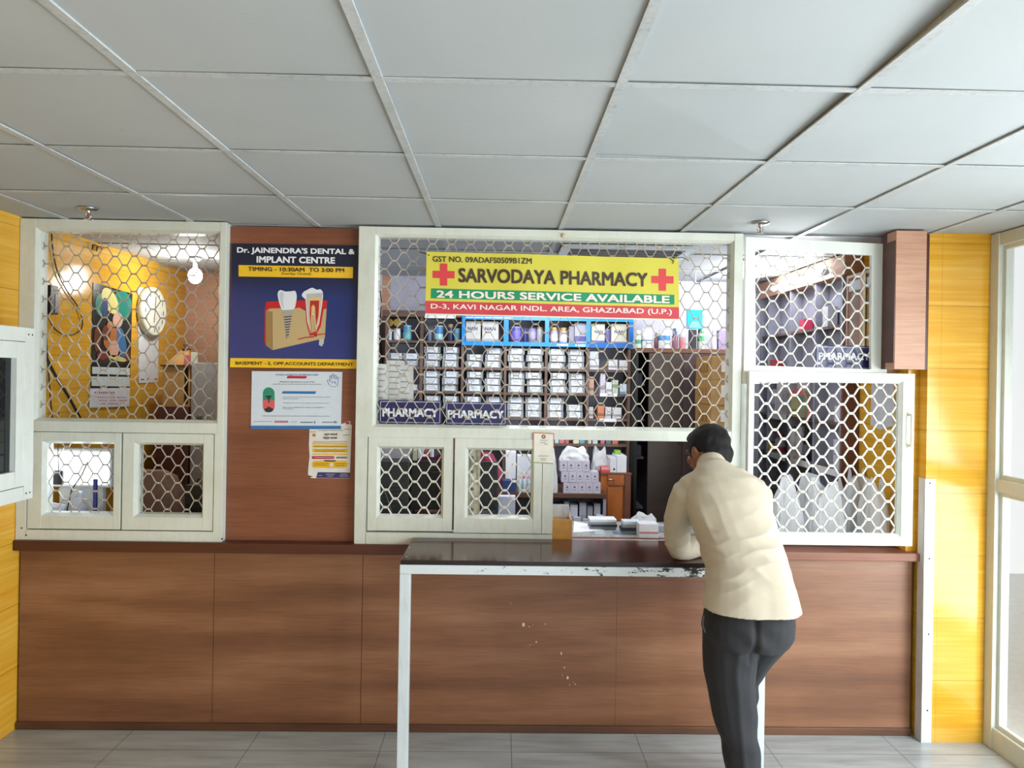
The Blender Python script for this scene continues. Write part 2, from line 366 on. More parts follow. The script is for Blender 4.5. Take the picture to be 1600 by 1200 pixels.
# ---------------- aluminium windows with expanded grilles
PXG, PZG = .0915, .0838
def grille(x0, x1, z0, z1, node, y, t=.0019, w=.0025):
    n = at(node[0], node[1], y); mb = MB(); fw = .0115
    def clip(p, q):
        u0, u1 = 0.0, 1.0; dx, dz = q[0] - p[0], q[1] - p[1]
        for a, c in ((-dx, p[0] - x0), (dx, x1 - p[0]), (-dz, p[1] - z0), (dz, z1 - p[1])):
            if abs(a) < 1e-9:
                if c < 0: return None
            else:
                r = c / a
                if a < 0: u0 = max(u0, r)
                else: u1 = min(u1, r)
        if u0 >= u1: return None
        return (p[0] + dx * u0, p[1] + dz * u0), (p[0] + dx * u1, p[1] + dz * u1)
    random.seed(int(node[0]))
    j0 = int(math.floor((z0 - n.z) / (PZG / 2))) - 1; j1 = int(math.ceil((z1 - n.z) / (PZG / 2))) + 1
    i0 = int(math.floor((x0 - n.x) / PXG)) - 2; i1 = int(math.ceil((x1 - n.x) / PXG)) + 2
    def jig(i, j): return noise.noise((i * 1.7, j * 2.3, node[0])) * .003, noise.noise((i * 2.1 + 9, j * 1.9, node[1])) * .003
    for j in range(j0, j1):
        lo = n.z + j * PZG / 2; hi = lo + PZG / 2; pts = []
        for i in range(i0 * 2, i1 * 2):
            # nodes of row j sit at i*PXG (+ half when j is odd); alternate low and high
            low = (i - j) % 2 == 0
            jx_, jz_ = jig(i, j if low else j + 1)
            xc = n.x + i * PXG / 2 + jx_; zz = (lo + t * .95 if low else hi - t * .95) + jz_
            pts += [(xc - fw, zz), (xc + fw, zz)]
        for p, q in zip(pts, pts[1:]):
            c = clip(p, q)
            if not c: continue
            p, q = c; d = Vector((q[0] - p[0], q[1] - p[1])); L = d.length
            if L < 1e-4: continue
            nx, nz = -d.y / L * t, d.x / L * t; ex, ez = d.x / L * t * .5, d.y / L * t * .5
            a = (p[0] - ex, p[1] - ez); c2 = (q[0] + ex, q[1] + ez)
            vs = []
            for (px, pz) in (a, c2):
                for s_, yy in ((1, y - w), (-1, y - w), (-1, y + w), (1, y + w)):
                    vs.append((px + nx * s_, yy, pz + nz * s_))
            mb.add(vs, [(0, 1, 5, 4), (1, 2, 6, 5), (2, 3, 7, 6), (3, 0, 4, 7)])
    return mb
def frame(mb, o, i, y0, y1, bead=True, joint=None):
    """bars between outer rect o and inner rect i (x0,x1,z0,z1); the inner bead is chamfered towards the pane"""
    ox0, ox1, oz0, oz1 = o; ix0, ix1, iz0, iz1 = i; bw = .011 if bead else 0
    jx0, jx1, jz0, jz1 = ix0 - bw, ix1 + bw, iz0 - bw, iz1 + bw
    mb.box(ox0, jx0, y0, y1, oz0, oz1); mb.box(jx1, ox1, y0, y1, oz0, oz1)
    mb.box(jx0, jx1, y0 + .0008, y1, jz1, oz1); mb.box(jx0, jx1, y0 + .0008, y1, oz0, jz0)
    if bead:
        a = [(jx0, jz0), (jx1, jz0), (jx1, jz1), (jx0, jz1)]; c = [(ix0, iz0), (ix1, iz0), (ix1, iz1), (ix0, iz1)]
        for k in range(4):
            p, q = a[k], a[(k + 1) % 4]; r, s_ = c[(k + 1) % 4], c[k]
            ya, yb = y0 + .003, y0 + .022
            mb.quad((p[0], ya, p[1]), (q[0], ya, q[1]), (r[0], yb, r[1]), (s_[0], yb, s_[1]))
            mb.quad((s_[0], yb, s_[1]), (r[0], yb, r[1]), (r[0], y1, r[1]), (s_[0], y1, s_[1]))
def rect(l, r, t, bt, y, xm=None, zm=None):   # pixel edges -> world rectangle on plane y, measured half way along each edge
    xm = (l + r) / 2; zm = (t + bt) / 2
    return (AX(l, zm, y), AX(r, zm, y), AZ(xm, bt, y), AZ(xm, t, y))
YW = -.028; YG = .0
def screws(par, pts, y, r=.004):
    for (x, yy) in pts:
        p = at(x, yy, y); MB().lathe([(r, -.001), (r, .0015), (r * .6, .003)], (p.x, y, p.z), 8, 0, 'y').build('screw', M['skirt'], par)
# window 1: left
w1 = struct(thing('window_1', '', '', (-1.79, 0, .9)))
del w1['label']; del w1['category']
o1 = (-2.268, -1.303, ZL1, ZC - .002); p1 = rect(57, 338, 362, 656, YW)
midz1 = AZ(195, 676, YW)
f = MB(); frame(f, (o1[0], o1[1], midz1, o1[3]), p1, YW, .05)
sl = rect(42, 188, 675, 827, YW); sr = rect(190, 333, 677, 829, YW)
f.box(o1[0], sl[0] - .003, YW, .05, o1[2], midz1); f.box(sr[1] + .003, o1[1], YW, .05, o1[2], midz1)
f.box(sl[0] - .003, sr[1] + .003, YW, .05, o1[2], sr[2] - .004)
f.build('window_frame', M['cream'], w1, .0018)
grille(p1[0] - .01, p1[1] + .01, p1[2] - .01, p1[3] + .01, (134.7, 385.7), YG + .012).build('grille', M['mesh'], w1)
for (s_, pn, nd) in ((sl, rect(68, 173, 694, 803, YW), (103.8, 725.7)), (sr, rect(212, 313, 696, 805, YW), (233, 713))):
    f = MB(); frame(f, (s_[0] + .001, s_[1] - .001, s_[2], s_[3] - .002), pn, YW + .004, .045)
    sash = f.build('sash', M['cream'], w1, .0015)
    grille(pn[0] - .008, pn[1] + .008, pn[2] - .008, pn[3] + .008, nd, YG + .014).build('grille', M['mesh'], sash)
screws(w1, [(41, 836), (34, 825), (347, 842)], YW)
# window 2: centre, with an open serving hatch
w2 = struct(thing('window_2', '', '', (.24, 0, .9))); del w2['label']; del w2['category']
o2 = (-.678, 1.160, ZL1, ZC - .008); p2 = rect(588, 1142, 377, 667, YW)
p2 = (p2[0], p2[1], AZ(860, 667, YW), AZ(860, 374, YW))
mz2 = AZ(860, 687, YW)
f = MB(); frame(f, (o2[0], o2[1], mz2, o2[3]), p2, YW, .05)
s2a = rect(574, 707.5, 683, 830, YW); s2b = rect(709.5, 864, 685, 833, YW)
f.box(o2[0], s2a[0] - .003, YW, .05, o2[2], mz2); f.box(1.10, o2[1], YW, .05, o2[2], mz2)
f.box(s2a[0] - .003, s2b[1] + .0, YW, .05, o2[2], s2b[2] - .004)
f.build('window_frame', M['cream'], w2, .0018)
grille(p2[0] - .01, p2[1] + .01, p2[2] - .01, p2[3] + .01, (673, 571.7), YG + .012).build('grille', M['mesh'], w2)
pn = rect(592, 689, 702, 806, YW); f = MB(); frame(f, (s2a[0] + .001, s2a[1] - .001, s2a[2], s2a[3] - .002), pn, YW + .004, .02)
sash = f.build('sash', M['cream'], w2, .0015); grille(pn[0] - .008, pn[1] + .008, pn[2] - .008, pn[3] + .008, (618.5, 724.6), YG + .004, .0026, .0035).build('grille', M['meshw'], sash)
pn = rect(731, 830, 704, 807, YW); f = MB(); frame(f, (s2b[0] + .001, AX(847, 750, YW) - .001, s2b[2], s2b[3] - .002), pn, YW - .006, .02)
sash = f.build('sash', M['cream'], w2, .0015); grille(pn[0] - .008, pn[1] + .008, pn[2] - .008, pn[3] + .008, (759.6, 738.3), YG + .004, .0026, .0035).build('grille', M['meshw'], sash)
f = MB(); f.box(AX(847, 750, YW) + .001, s2b[1], YW - .006, .045, s2b[2], s2b[3] - .002); f.build('sash_stile', M['cream'], w2, .0015)
f = MB(); f.lathe([(.011, 0), (.011, .003), (.008, .007), (.003, .009)], at(880, 368, YW), 14, 0, 'y'); f.build('cap_screw', plain(206, 178, 140, .5), w2)
# window 3: the pair at the right; its lower sash stands further out and to the right
w3 = struct(thing('window_3', '', '', (1.5, 0, .9))); del w3['label']; del w3['category']
YR = -.035
p3 = rect(1181, 1362, 0, 0, YR); x30, x31 = 1.168, AX(1384, 475, YR)
def skewframe(mb, O, I, y0, y1):              # outer and inner quads (bl, br, tr, tl), the top rail runs down to the right
    for k in range(4):
        a, c, d, e = O[k], O[(k + 1) % 4], I[(k + 1) % 4], I[k]
        mb.prism([(a[0], y0, a[1]), (c[0], y0, c[1]), (d[0], y0, d[1]), (e[0], y0, e[1])], (0, y1 - y0, 0))
def q(pts, y): return [(p.x, p.z) for p in (at(a, c, y) for a, c in pts)]
O = q([(1165, 600), (1386, 596), (1384, 381), (1168, 370)], YR); I = q([(1181, 571), (1361, 577), (1362, 399), (1180, 389)], YR)
O[0] = (1.168, O[0][1]); O[3] = (1.168, O[3][1])
f = MB(); skewframe(f, O, I, YR, -.014)
f.box(1.168, 1.235, .0, .045, ZL1 - .012, O[0][1])      # post carried down behind the sash
f.build('window_frame', M['white'], w3, .0015)
gx = [min(p[0] for p in I) - .008, max(p[0] for p in I) + .008, min(p[1] for p in I) - .012, max(p[1] for p in I) + .004]
grille(gx[0], gx[1], gx[2], gx[3], (1222.7, 402.7), -.02, .0024).build('grille', M['meshw'], w3)
YS = -.075
so = [AX(1169, 700, YS), AX(1428, 700, YS), AZ(1300, 852, YS), AZ(1300, 582, YS)]; si = rect(1179, 1406, 598, 834, YS)
f = MB(); frame(f, so, si, YS, YR - .002); sash = f.build('sliding_sash', M['white'], w3, .0018)
grille(si[0] - .008, si[1] + .008, si[2] - .008, si[3] + .008, (1197, 603), YS + .03, .003, .004).build('grille', M['meshw'], sash)
h = at(1420, 672, YS); h0, h1 = AZ(1420, 701, YS), AZ(1420, 643, YS)
f = MB(); f.tube([(h.x, YS, h0 + .012), (h.x, YS - .022, h0 + .016), (h.x, YS - .026, h0 + .03), (h.x, YS - .026, h1 - .03), (h.x, YS - .022, h1 - .016), (h.x, YS, h1 - .012)], .007, 8)
f.box(h.x - .008, h.x + .008, YS - .004, YS, h0, h0 + .022); f.box(h.x - .008, h.x + .008, YS - .004, YS, h1 - .022, h1)
f.build('sash_handle', plain(232, 228, 208, .4), sash)

# wooden boxing above the right pilaster
b = MB(); xa, xb = AX(1399, 470, -.15), AX(1447, 470, -.15); zb = AZ(1422, 577, -.15)
bx = tag(b.box(xa, xb, -.15, -.0705, zb, ZC - .004).build('boxing', [M['woodpink']], bevel=.002), 'pinkish wood laminate boxing at ceiling left of yellow tiled pilaster', 'boxing')
b = MB(); b.box(xa - .004, xa - .0005, -.148, -.0705, zb + .03, ZC - .05); b.build('side_board', M['ledge'], bx)
b = MB(); b.box(xa, 2.0355, -.0695, -.02, zb, ZC - .004); b.build('return_board', M['ledge'], bx)
# aluminium corner angle
ca = thing('corner_guard', 'bare aluminium angle strip screwed to lower left corner of yellow pilaster', 'corner guard', (2.04, -.075, 0))
zt = AZ(1446, 748, -.073); b = MB(); b.box(2.031, 2.080, -.0735, -.0705, 0, zt); b.box(2.031, 2.0355, -.0735, -.02, 0, zt); b.build('angle', M['alu'], ca, .0008)
screws(ca, [(1453, 755), (1452, 873), (1451, 991), (1449, 1110)], -.0735, .004)
# filler post between sash and pilaster
b = MB(); b.box(1.985, 2.0355, -.0, .0495, .86, ZC - .3); struct(b.build('trim_1', M['yellow'], origin=(0, 0, 0)))

# ---------------- glazed side on the right
gw = struct(thing('window_4', '', '', (XR, -2.5, 0))); del gw['label']; del gw['category']
f = MB(); YA, YZ = -.0705, -5.2
for (y0, y1) in [(YA - .055, YA)] + [(YA - .055 - 1.0 * k, YA - 1.0 * k) for k in range(1, 6)]: f.box(XR - .045, XR + .03, y0, y1, 0, ZC)
f.box(XR - .04, XR + .03, YZ, YA, 0, .10); f.box(XR - .04, XR + .03, YZ, YA, ZC - .06, ZC)
zm = 1.71 - .45; f.box(XR - .038, XR + .03, YZ, YA, 1.205, 1.265)
f.build('window_frame', M['cream'], gw, .002)
f = MB()
for k in range(5):
    ya, yb = YA - .055 - 1.0 * k, YA - 1.0 * (k + 1)
    for z0, z1 in ((.10, 1.205), (1.265, ZC - .06)):
        f2 = .02
        for (p, q_, r, s_) in ((ya, ya - f2, z0, z1), (yb + f2, yb, z0, z1)): f.box(XR - .022, XR - .0, q_, p, r, s_)
        f.box(XR - .022, XR, yb + f2, ya - f2, z0, z0 + f2); f.box(XR - .022, XR, yb + f2, ya - f2, z1 - f2, z1)
f.build('glazing_bead', M['cream'], gw)
f = MB()
for k in range(5):
    ya, yb = YA - .055 - 1.0 * k, YA - 1.0 * (k + 1)
    for z0, z1 in ((.10, 1.205), (1.265, ZC - .06)): f.box(XR + .004, XR + .008, yb, ya, z0, z1)
f.build('pane', M['glass'], gw)
# ---------------- framed window box standing off the left wall
YWn = -.205
pT, pB = at(54, 514, -.2), at(47, 778, -.2)
x0w = -2.078; zt, zb = 1.888, 1.132
ow = thing('wall_cabinet', 'white framed cabinet with dark glass standing off left yellow wall', 'cabinet', (XL, -.6, zb))
YN, YE = -.20, -1.05
f = MB()
def lbar(y0, y1, z0, z1, xx=0.0, th=.035): f.box(x0w - th, x0w + xx, y1, y0, z0, z1)
lbar(YN, YN - .062, zb, zt); lbar(YE + .062, YE, zb, zt); lbar(YN - .062, YE + .062, zt - .06, zt); lbar(YN - .062, YE + .062, zb, zb + .06)
f.build('outer_frame', M['white'], ow, .002)
f = MB(); ya, yb, za, zb2 = YN - .065, YE + .065, zt - .064, zb + .064
lbar(ya, ya - .06, zb2, za, .004); lbar(yb + .06, yb, zb2, za, .004); lbar(ya - .06, yb + .06, za - .07, za, .004); lbar(ya - .06, yb + .06, zb2, zb2 + .07, .004)
dr = f.build('door', M['white'], ow, .002)
f = MB(); f.box(x0w - .03, x0w - .02, yb + .06, ya - .06, zb2 + .07, za - .07); f.build('glass_pane', plain(20, 26, 28, .05, spec=.6), dr)
for z in (za - .15, zb2 + .17): MB().box(x0w + .003, x0w + .009, ya - .006, ya + .010, z - .055, z + .055).build('hinge', M['white'], dr, .001)
for z in (zt - .028, zb + .028):
    for y in (YN - .02, YN - .045): MB().lathe([(.004, -.001), (.004, .0015), (.002, .002)], (x0w, y, z), 8, 0, 'x').build('screw', M['skirt'], ow)
f = MB(); f.box(XL + .001, x0w - .035, YE, YN, zb + .004, zt - .004); f.build('body', M['white'], ow, .002)
# unseen rear wall, added to cut daylight on the left; open on the right
b = MB(); b.box(XL, .1, YF - .1, YF, 0, ZC + .07); b.box(.1, XR, YF - .1, YF, 2.3, ZC + .07); struct(b.build('wall_light_block', plain(206, 200, 186, .7), origin=(0, 0, 0)))
# ---------------- sprinklers
def sprinkler(px, py, label):
    p = atz(px, py, ZC); t = thing('sprinkler', label, 'sprinkler', (p.x, p.y, ZC))
    c = (p.x, p.y, ZC); m = M['chrome']
    MB().lathe([(.042, .0), (.042, -.003), (.03, -.009), (.012, -.010)], c, 20).build('ceiling_plate', m, t)
    k = MB(); k.lathe([(.010, -.008), (.010, -.022), (.006, -.024)], c, 10)
    for s_ in (-1, 1): k.tube([(c[0] + s_ * .008, c[1], ZC - .02), (c[0] + s_ * .014, c[1], ZC - .032), (c[0] + s_ * .004, c[1], ZC - .044)], .0025, 6)
    k.build('sprinkler_body', m, t)
    MB().lathe([(.003, -.024), (.003, -.042)], c, 8).build('glass_bulb', plain(150, 60, 50, .2), t)
    MB().lathe([(.003, -.044), (.017, -.045), (.018, -.048), (.003, -.048)], c, 14).build('deflector', m, t)
sprinkler(138, 326, 'chrome fire sprinkler hanging from the ceiling above the left window')
sprinkler(1188, 348, 'chrome fire sprinkler hanging from the ceiling above the right window')
# ================================================================== table under the hatch
tb = thing('service_table', 'narrow table with glossy dark brown top and chipped white steel frame under the hatch', 'table', (.35, -.24, 0))
tx0, tx1, ty0, ty1, tz = -.398, AX(1194, 1050, -.445), -.447, -.037, .938
b = MB(); b.box(tx0, tx1, ty0, ty1, tz - .018, tz); b.build('tabletop', M['top'], tb, .0015)
b = MB(); b.box(tx0 - .0015, tx1 + .0015, ty0 - .0015, ty0 + .0005, tz - .019, tz - .0012); b.box(tx0 - .0015, tx0 + .0005, ty0, ty1, tz - .019, tz - .0012); b.box(tx1 - .0005, tx1 + .0015, ty0, ty1, tz - .019, tz - .0012)
b.build('edge_band', plain(30, 22, 20, .3), tb)
b = MB(); b.box(tx0 - .004, tx1 + .002, ty0 - .003, ty0 + .04, tz - .058, tz - .0195); b.build('front_rail', M['chip'], tb, .002)
b = MB(); b.box(tx0 + .001, tx0 + .04, ty0 + .041, -.051, tz - .058, tz - .0195); b.box(tx1 - .04, tx1 - .001, ty0 + .041, -.051, tz - .058, tz - .0195); b.box(tx0, tx1, -.0505, -.0375, tz - .033, tz - .0195)
b.build('side_rail', M['steel'], tb, .002)
for xa in (tx0 - .004, tx1 - .041):
    b = MB(); b.box(xa, xa + .044, ty0 - .003, ty0 + .04, 0, tz - .0585); b.build('leg', M['steel'], tb, .002)
b = MB()
for px, py in ((632, 870), (636, 856), (648, 838)): p = atz(px, py, tz); b.lathe([(.004, 0), (.004, .002), (.002, .003)], (p.x + .008, p.y if p.y < -.05 else -.05, tz), 8)
b.build('screw', plain(190, 180, 150, .3, .8), tb)

# ================================================================== signs and papers on the front
def bil(TL, TR, BL, BR, y):                        # pixel corners of a flat sheet -> point function of (u right, v up)
    a, c, d, e = at(*TL, y), at(*TR, y), at(*BL, y), at(*BR, y)
    return lambda u, v: (d * (1 - u) + e * u) * (1 - v) + (a * (1 - u) + c * u) * v
def sheet(fn, n=1, m_=1, th=.002, wave=None):
    mb = MB(); k = []
    for j in range(m_ + 1):
        for i in range(n + 1):
            p = fn(i / n, j / m_).copy()
            if wave: p.y += wave(i / n, j / m_)
            k.append(p)
    fs = [(j * (n + 1) + i, j * (n + 1) + i + 1, (j + 1) * (n + 1) + i + 1, (j + 1) * (n + 1) + i) for j in range(m_) for i in range(n)]
    mb.add(k, fs, 0, n > 1); mb.add([p + Vector((0, th, 0)) for p in k], [tuple(reversed(f)) for f in fs], 0, n > 1)
    rim = [i for i in range(n + 1)] + [j * (n + 1) + n for j in range(1, m_ + 1)] + [m_ * (n + 1) + i for i in range(n - 1, -1, -1)] + [j * (n + 1) for j in range(m_ - 1, 0, -1)]
    for a, c in zip(rim, rim[1:] + rim[:1]): mb.add([k[a], k[a] + Vector((0, th, 0)), k[c] + Vector((0, th, 0)), k[c]], [(0, 1, 2, 3)], 0)
    return mb
# ---- pharmacy banner, tied in front of the grille
YBN = -.046
BW = lambda x: .006 * math.sin(x * 9) + .004 * math.sin(x * 23 + 1)
bfn = bil((666.5, 393), (1060, 404), (664.5, 490), (1061, 499), YBN)
bn = thing('banner', 'yellow green and red pharmacy banner tied in front of the grille over the serving hatch', 'banner', at(862, 498, YBN))
sheet(bfn, 40, 6, .0015, lambda u, v: BW(u * 1.2) * .5).build('banner_sheet', [NT('banner_yellow').col(srgb(212, 202, 74)).set(.35).m], bn)
def on_b(px, py, off=.0015):                        # a point on the banner, a hair in front of its sheet
    p = at(px, py, YBN); u = (px - 665.5) / 395.0; p.y += BW(u * 1.2) * .5 - off; return p
def strip_b(pts4, m, n=40, off=.001):               # TL,TR,BL,BR
    mb = MB(); TL, TR, BL, BR = pts4; vs = []
    for i in range(n + 1):
        u = i / n; vs += [on_b(TL[0] + (TR[0] - TL[0]) * u, TL[1] + (TR[1] - TL[1]) * u, off), on_b(BL[0] + (BR[0] - BL[0]) * u, BL[1] + (BR[1] - BL[1]) * u, off)]
    mb.add(vs, [(2 * i, 2 * i + 1, 2 * i + 3, 2 * i + 2) for i in range(n)]); return mb
strip_b(((673.5, 450.5), (1053.5, 460.8), (673, 466), (1053.5, 476)), 0).build('green_stripe', NT('banner_green').col(srgb(24, 142, 98)).set(.35).m, bn)
strip_b(((664.8, 470), (1060.5, 480.3), (664.5, 489.5), (1061, 498.5)), 0).build('red_stripe', NT('banner_red').col(srgb(206, 66, 78)).set(.35).m, bn)
strip_b(((664.4, 490), (1061, 499), (664.3, 491.6), (1061, 500.6)), 0, 40, .0).build('hem', M['paper'], bn)
def text_b(mb, s, x0, yt0, yb0, x1, yt1, yb1, bold):
    def fn(u, v):
        t, bt = yt0 + (yt1 - yt0) * u, yb0 + (yb1 - yb0) * u
        return on_b(x0 + (x1 - x0) * u, bt + (t - bt) * v, .0022)
    text_map(mb, s, fn, bold)
mb = MB(); text_b(mb, 'GST NO. 09ADAFS0509B1ZM', 676, 400, 408.9, 831, 403.6, 412.8, .016); mb.build('number_lettering', plain(66, 52, 36, .5), bn)
mb = MB(); text_b(mb, 'SARVODAYA PHARMACY', 716.5, 418.8, 441.2, 1012, 426.4, 448.2, .026); mb.build('name_lettering', plain(66, 52, 36, .5), bn)
mb = MB(); text_b(mb, '24 HOURS SERVICE AVAILABLE', 682, 453.6, 465, 1046, 462.3, 474.2, .026); mb.build('hours_lettering', plain(240, 226, 214, .5), bn)
mb = MB(); text_b(mb, 'D-3, KAVI NAGAR INDL. AREA, GHAZIABAD (U.P.)', 673, 474.4, 484.4, 1049.5, 483, 493.6, .016)
mb.build('address_lettering', plain(240, 226, 214, .5), bn)
for cx, cy in ((693.2, 429), (1035, 437.2)):
    mb = MB(); a, c = 5.7, 17.2
    mb.add([on_b(cx + x, cy + y + .022 * x) for x, y in [(-a, -c), (a, -c), (a, -a), (c, -a), (c, a), (a, a), (a, c), (-a, c), (-a, a), (-c, a), (-c, -a), (-a, -a)]], [tuple(range(12))]); mb.build('red_cross', NT('cross_red').col(srgb(214, 66, 72)).set(.4).m, bn)
for pts in ([(655, 393), (663, 396), (671, 399)], [(1046, 403), (1053, 408), (1051, 412)], [(1053, 404), (1066, 402), (1076, 407)]):
    mb = MB(); mb.tube([at(x, y, YBN - .006 if 665 < x < 1060 else -.012) for x, y in pts], .0022, 6); mb.build('tie_wire', plain(80, 74, 60, .6), bn)

# ---- dental board on the wooden wall
YD = .012
dz = lambda x, y: (355 + x / 5.714, 370 + y / 5.714)
ds = thing('sign_board', 'navy and yellow dental and implant centre board on brown wall left of hatch', 'sign board', at(460, 576, YD))
dfn = bil((362, 380.5), (562, 383.5), (358.8, 574), (560.3, 576.5), YD - .001)
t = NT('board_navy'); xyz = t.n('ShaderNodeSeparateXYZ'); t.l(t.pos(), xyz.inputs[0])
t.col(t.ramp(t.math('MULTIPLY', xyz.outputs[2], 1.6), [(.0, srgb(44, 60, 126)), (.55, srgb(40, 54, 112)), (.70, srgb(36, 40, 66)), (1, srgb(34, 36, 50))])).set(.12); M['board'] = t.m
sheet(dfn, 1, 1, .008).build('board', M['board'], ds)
def dpoly(mb, pts, lay=1, m=0): poly_px(mb, [dz(*p) for p in pts], YD - .0015 - .0006 * lay, 0, m)
mb = MB(); dpoly(mb, [(102, 252), (1124, 270), (1122, 370), (102, 354)]); mb.build('yellow_strip', NT('board_yellow').col(srgb(238, 190, 44)).set(.2).m, ds); mb = MB(); dpoly(mb, [(28, 1082), (1172, 1096), (1170, 1178), (24, 1165)]); mb.build('yellow_strip', NT('board_yellow').col(srgb(238, 190, 44)).set(.2).m, ds)
YT = YD - .0034
mb = MB(); text_px(mb, "Dr. JAINENDRA'S DENTAL &", 370.4, 386, 554.2, 397.2, YT, .03, 0, .015); text_px(mb, 'IMPLANT CENTRE', 401, 400.2, 523.5, 410.4, YT, .03, 0, .014); mb.build('white_lettering', M['whitetxt'], ds)
mb = MB(); text_px(mb, 'TIMING - 10:30AM  TO 3:00 PM', 387.7, 417, 538, 423.4, YT, .02, 0, .015); text_px(mb, '(Sunday Closed)', 440, 425.4, 486, 430.2, YT, .0, 0, .014); text_px(mb, 'BASEMENT - 2, OPP.ACCOUNTS DEPARTMENT', 368, 564.6, 552, 570.4, YT, .016, 0, .012)
mb.build('dark_lettering', plain(52, 44, 34, .5), ds)
pic = MB()   # 0 gum 1 bone 2 bone side 3 enamel 4 steel 5 dentine 6 pulp 7 grey enamel
dpoly(pic, [(350, 580), (450, 575), (500, 600), (620, 570), (700, 565), (893, 568), (888, 640), (860, 640), (350, 650)], 1, 0)
dpoly(pic, [(350, 580), (336, 640), (330, 930), (350, 980), (352, 660)], 1, 0)
dpoly(pic, [(345, 660), (405, 668), (402, 1012), (345, 970)], 2, 2)
dpoly(pic, [(345, 665), (380, 640), (470, 638), (560, 650), (640, 632), (700, 660), (850, 650), (888, 640), (872, 905), (405, 1012), (405, 668)], 1.5, 1)
dpoly(pic, [(700, 640), (862, 640), (835, 800), (790, 880), (735, 880), (705, 760)], 2, 0)
dpoly(pic, [(665, 528), (670, 506), (690, 485), (712, 476), (735, 462), (760, 454), (780, 462), (800, 474), (815, 470), (830, 468), (846, 480), (854, 498), (856, 530), (845, 620), (820, 780), (790, 850), (775, 700), (755, 700), (745, 860), (715, 760), (700, 560)], 3, 3)
dpoly(pic, [(705, 510), (852, 500), (845, 560), (815, 790), (790, 855), (778, 690), (760, 690), (742, 870), (722, 760), (710, 600)], 3.4, 7)
dpoly(pic, [(725, 548), (838, 540), (830, 640), (812, 780), (790, 840), (778, 670), (758, 670), (742, 845), (728, 740)], 3.8, 5)
dpoly(pic, [(740, 570), (822, 568), (815, 700), (795, 800), (782, 640), (768, 612), (752, 640), (744, 800), (736, 690)], 4.2, 6)
dpoly(pic, [(757, 705), (775, 705), (786, 845), (750, 860)], 4.8, 1)
dpoly(pic, [(752, 625), (768, 605), (784, 625), (790, 790), (775, 680), (762, 680), (748, 800)], 4.6, 5)
dpoly(pic, [(628, 912), (700, 893), (760, 890), (800, 870), (876, 862), (876, 870), (804, 880), (764, 900), (704, 903), (630, 920)], 3, 6)
for x in (738, 790): dpoly(pic, [(x, 800), (x + 7, 800), (x + 9, 895), (x + 2, 895)], 3, 6)
def rnd(P, n=5):
    out = []
    for i in range(len(P)):
        p0, p1, p2, p3 = (Vector(P[(i + k) % len(P)]) for k in (-1, 0, 1, 2))
        for k in range(n):
            t_ = k / n; q_ = .5 * ((2 * p1) + (p2 - p0) * t_ + (2 * p0 - 5 * p1 + 4 * p2 - p3) * t_ * t_ + (3 * p1 - p0 - 3 * p2 + p3) * t_ ** 3); out.append((q_.x, q_.y))
    return out
dpoly(pic, rnd([(450, 510), (474, 476), (520, 488), (570, 486), (606, 484), (620, 525), (614, 590), (590, 650), (500, 658), (468, 600)]), 2.5, 3)
dpoly(pic, rnd([(466, 520), (484, 492), (505, 510), (500, 580), (508, 640), (482, 600)]), 2.9, 9)
dpoly(pic, [(486, 655), (596, 650), (585, 690), (494, 692)], 2.7, 4)
for k in range(9):
    y = 700 + k * 23; w = 44 - k * 3.9; cx = 541 - k * .6
    dpoly(pic, [(cx - w, y), (cx + w, y - 8), (cx + w, y + 4), (cx - w, y + 13)], 2.8, 4); dpoly(pic, [(cx - w * .8, y + 10), (cx + w * .8, y + 2), (cx + w * .8, y + 16), (cx - w * .8, y + 22)], 2.7, 8)
dpoly(pic, [(525, 885), (552, 880), (540, 912)], 2.8, 4)
dpoly(pic, [(822, 915), (866, 905), (862, 950), (845, 980), (818, 965)], 3, 7)
pic.build('tooth_picture', [NT('pic_%d' % i).col(srgb(*c)).set(.2).m for i, c in enumerate([(196, 36, 46), (190, 166, 122), (156, 124, 82), (222, 226, 232), (168, 164, 158), (226, 184, 134), (176, 50, 42), (186, 186, 184), (84, 74, 66), (196, 202, 212)])], ds)

# ---- antibiotic awareness poster
YP = .016
ap = thing('poster', 'white antibiotic resistance awareness poster with blue foot below dental board', 'poster', at(463, 671, YP))
az_ = lambda x, y: (380 + x / 6.317, 570 + y / 6.317)
sheet(bil(az_(85, 62), az_(978, 70), az_(75, 635), az_(965, 635), YP), 1, 1, .003).build('poster_sheet', plain(206, 216, 228, .25, var=.02), ap)
def apoly(mb, pts, m=0, l=1): poly_px(mb, [az_(*p) for p in pts], YP - .0006 * l, 0, m)
mb = MB(); apoly(mb, [(76, 600), (966, 602), (965, 635), (75, 635)], 0); mb.build('blue_foot', plain(46, 112, 172, .3), ap)
mb = MB(); apoly(mb, [(392, 260), (722, 262), (708, 288), (378, 284)], 0)
apoly(mb, [(440, 108), (632, 112), (618, 136), (428, 134)], 1)
cap = [(252 + 58 * math.cos(a) , 280 + 58 * math.sin(a)) for a in [math.pi + math.pi * k / 10 for k in range(11)]]
apoly(mb, cap + [(310, 350), (194, 350)], 2); apoly(mb, [(194, 350), (310, 350)] + [(252 + 58 * math.cos(a), 412 + 58 * math.sin(a)) for a in [math.pi * k / 10 for k in range(11)]], 3)
apoly(mb, [(215, 305), (285, 303), (258, 345), (262, 372), (246, 372), (248, 345)], 4, 2); apoly(mb, [(205, 440), (252, 412), (300, 436), (286, 462), (252, 470), (220, 464)], 4, 2)
mb.build('printed_shapes', [plain(46, 112, 172, .3), plain(176, 44, 70, .3), plain(30, 140, 112, .3), plain(214, 92, 98, .3), plain(34, 52, 60, .3)], ap)
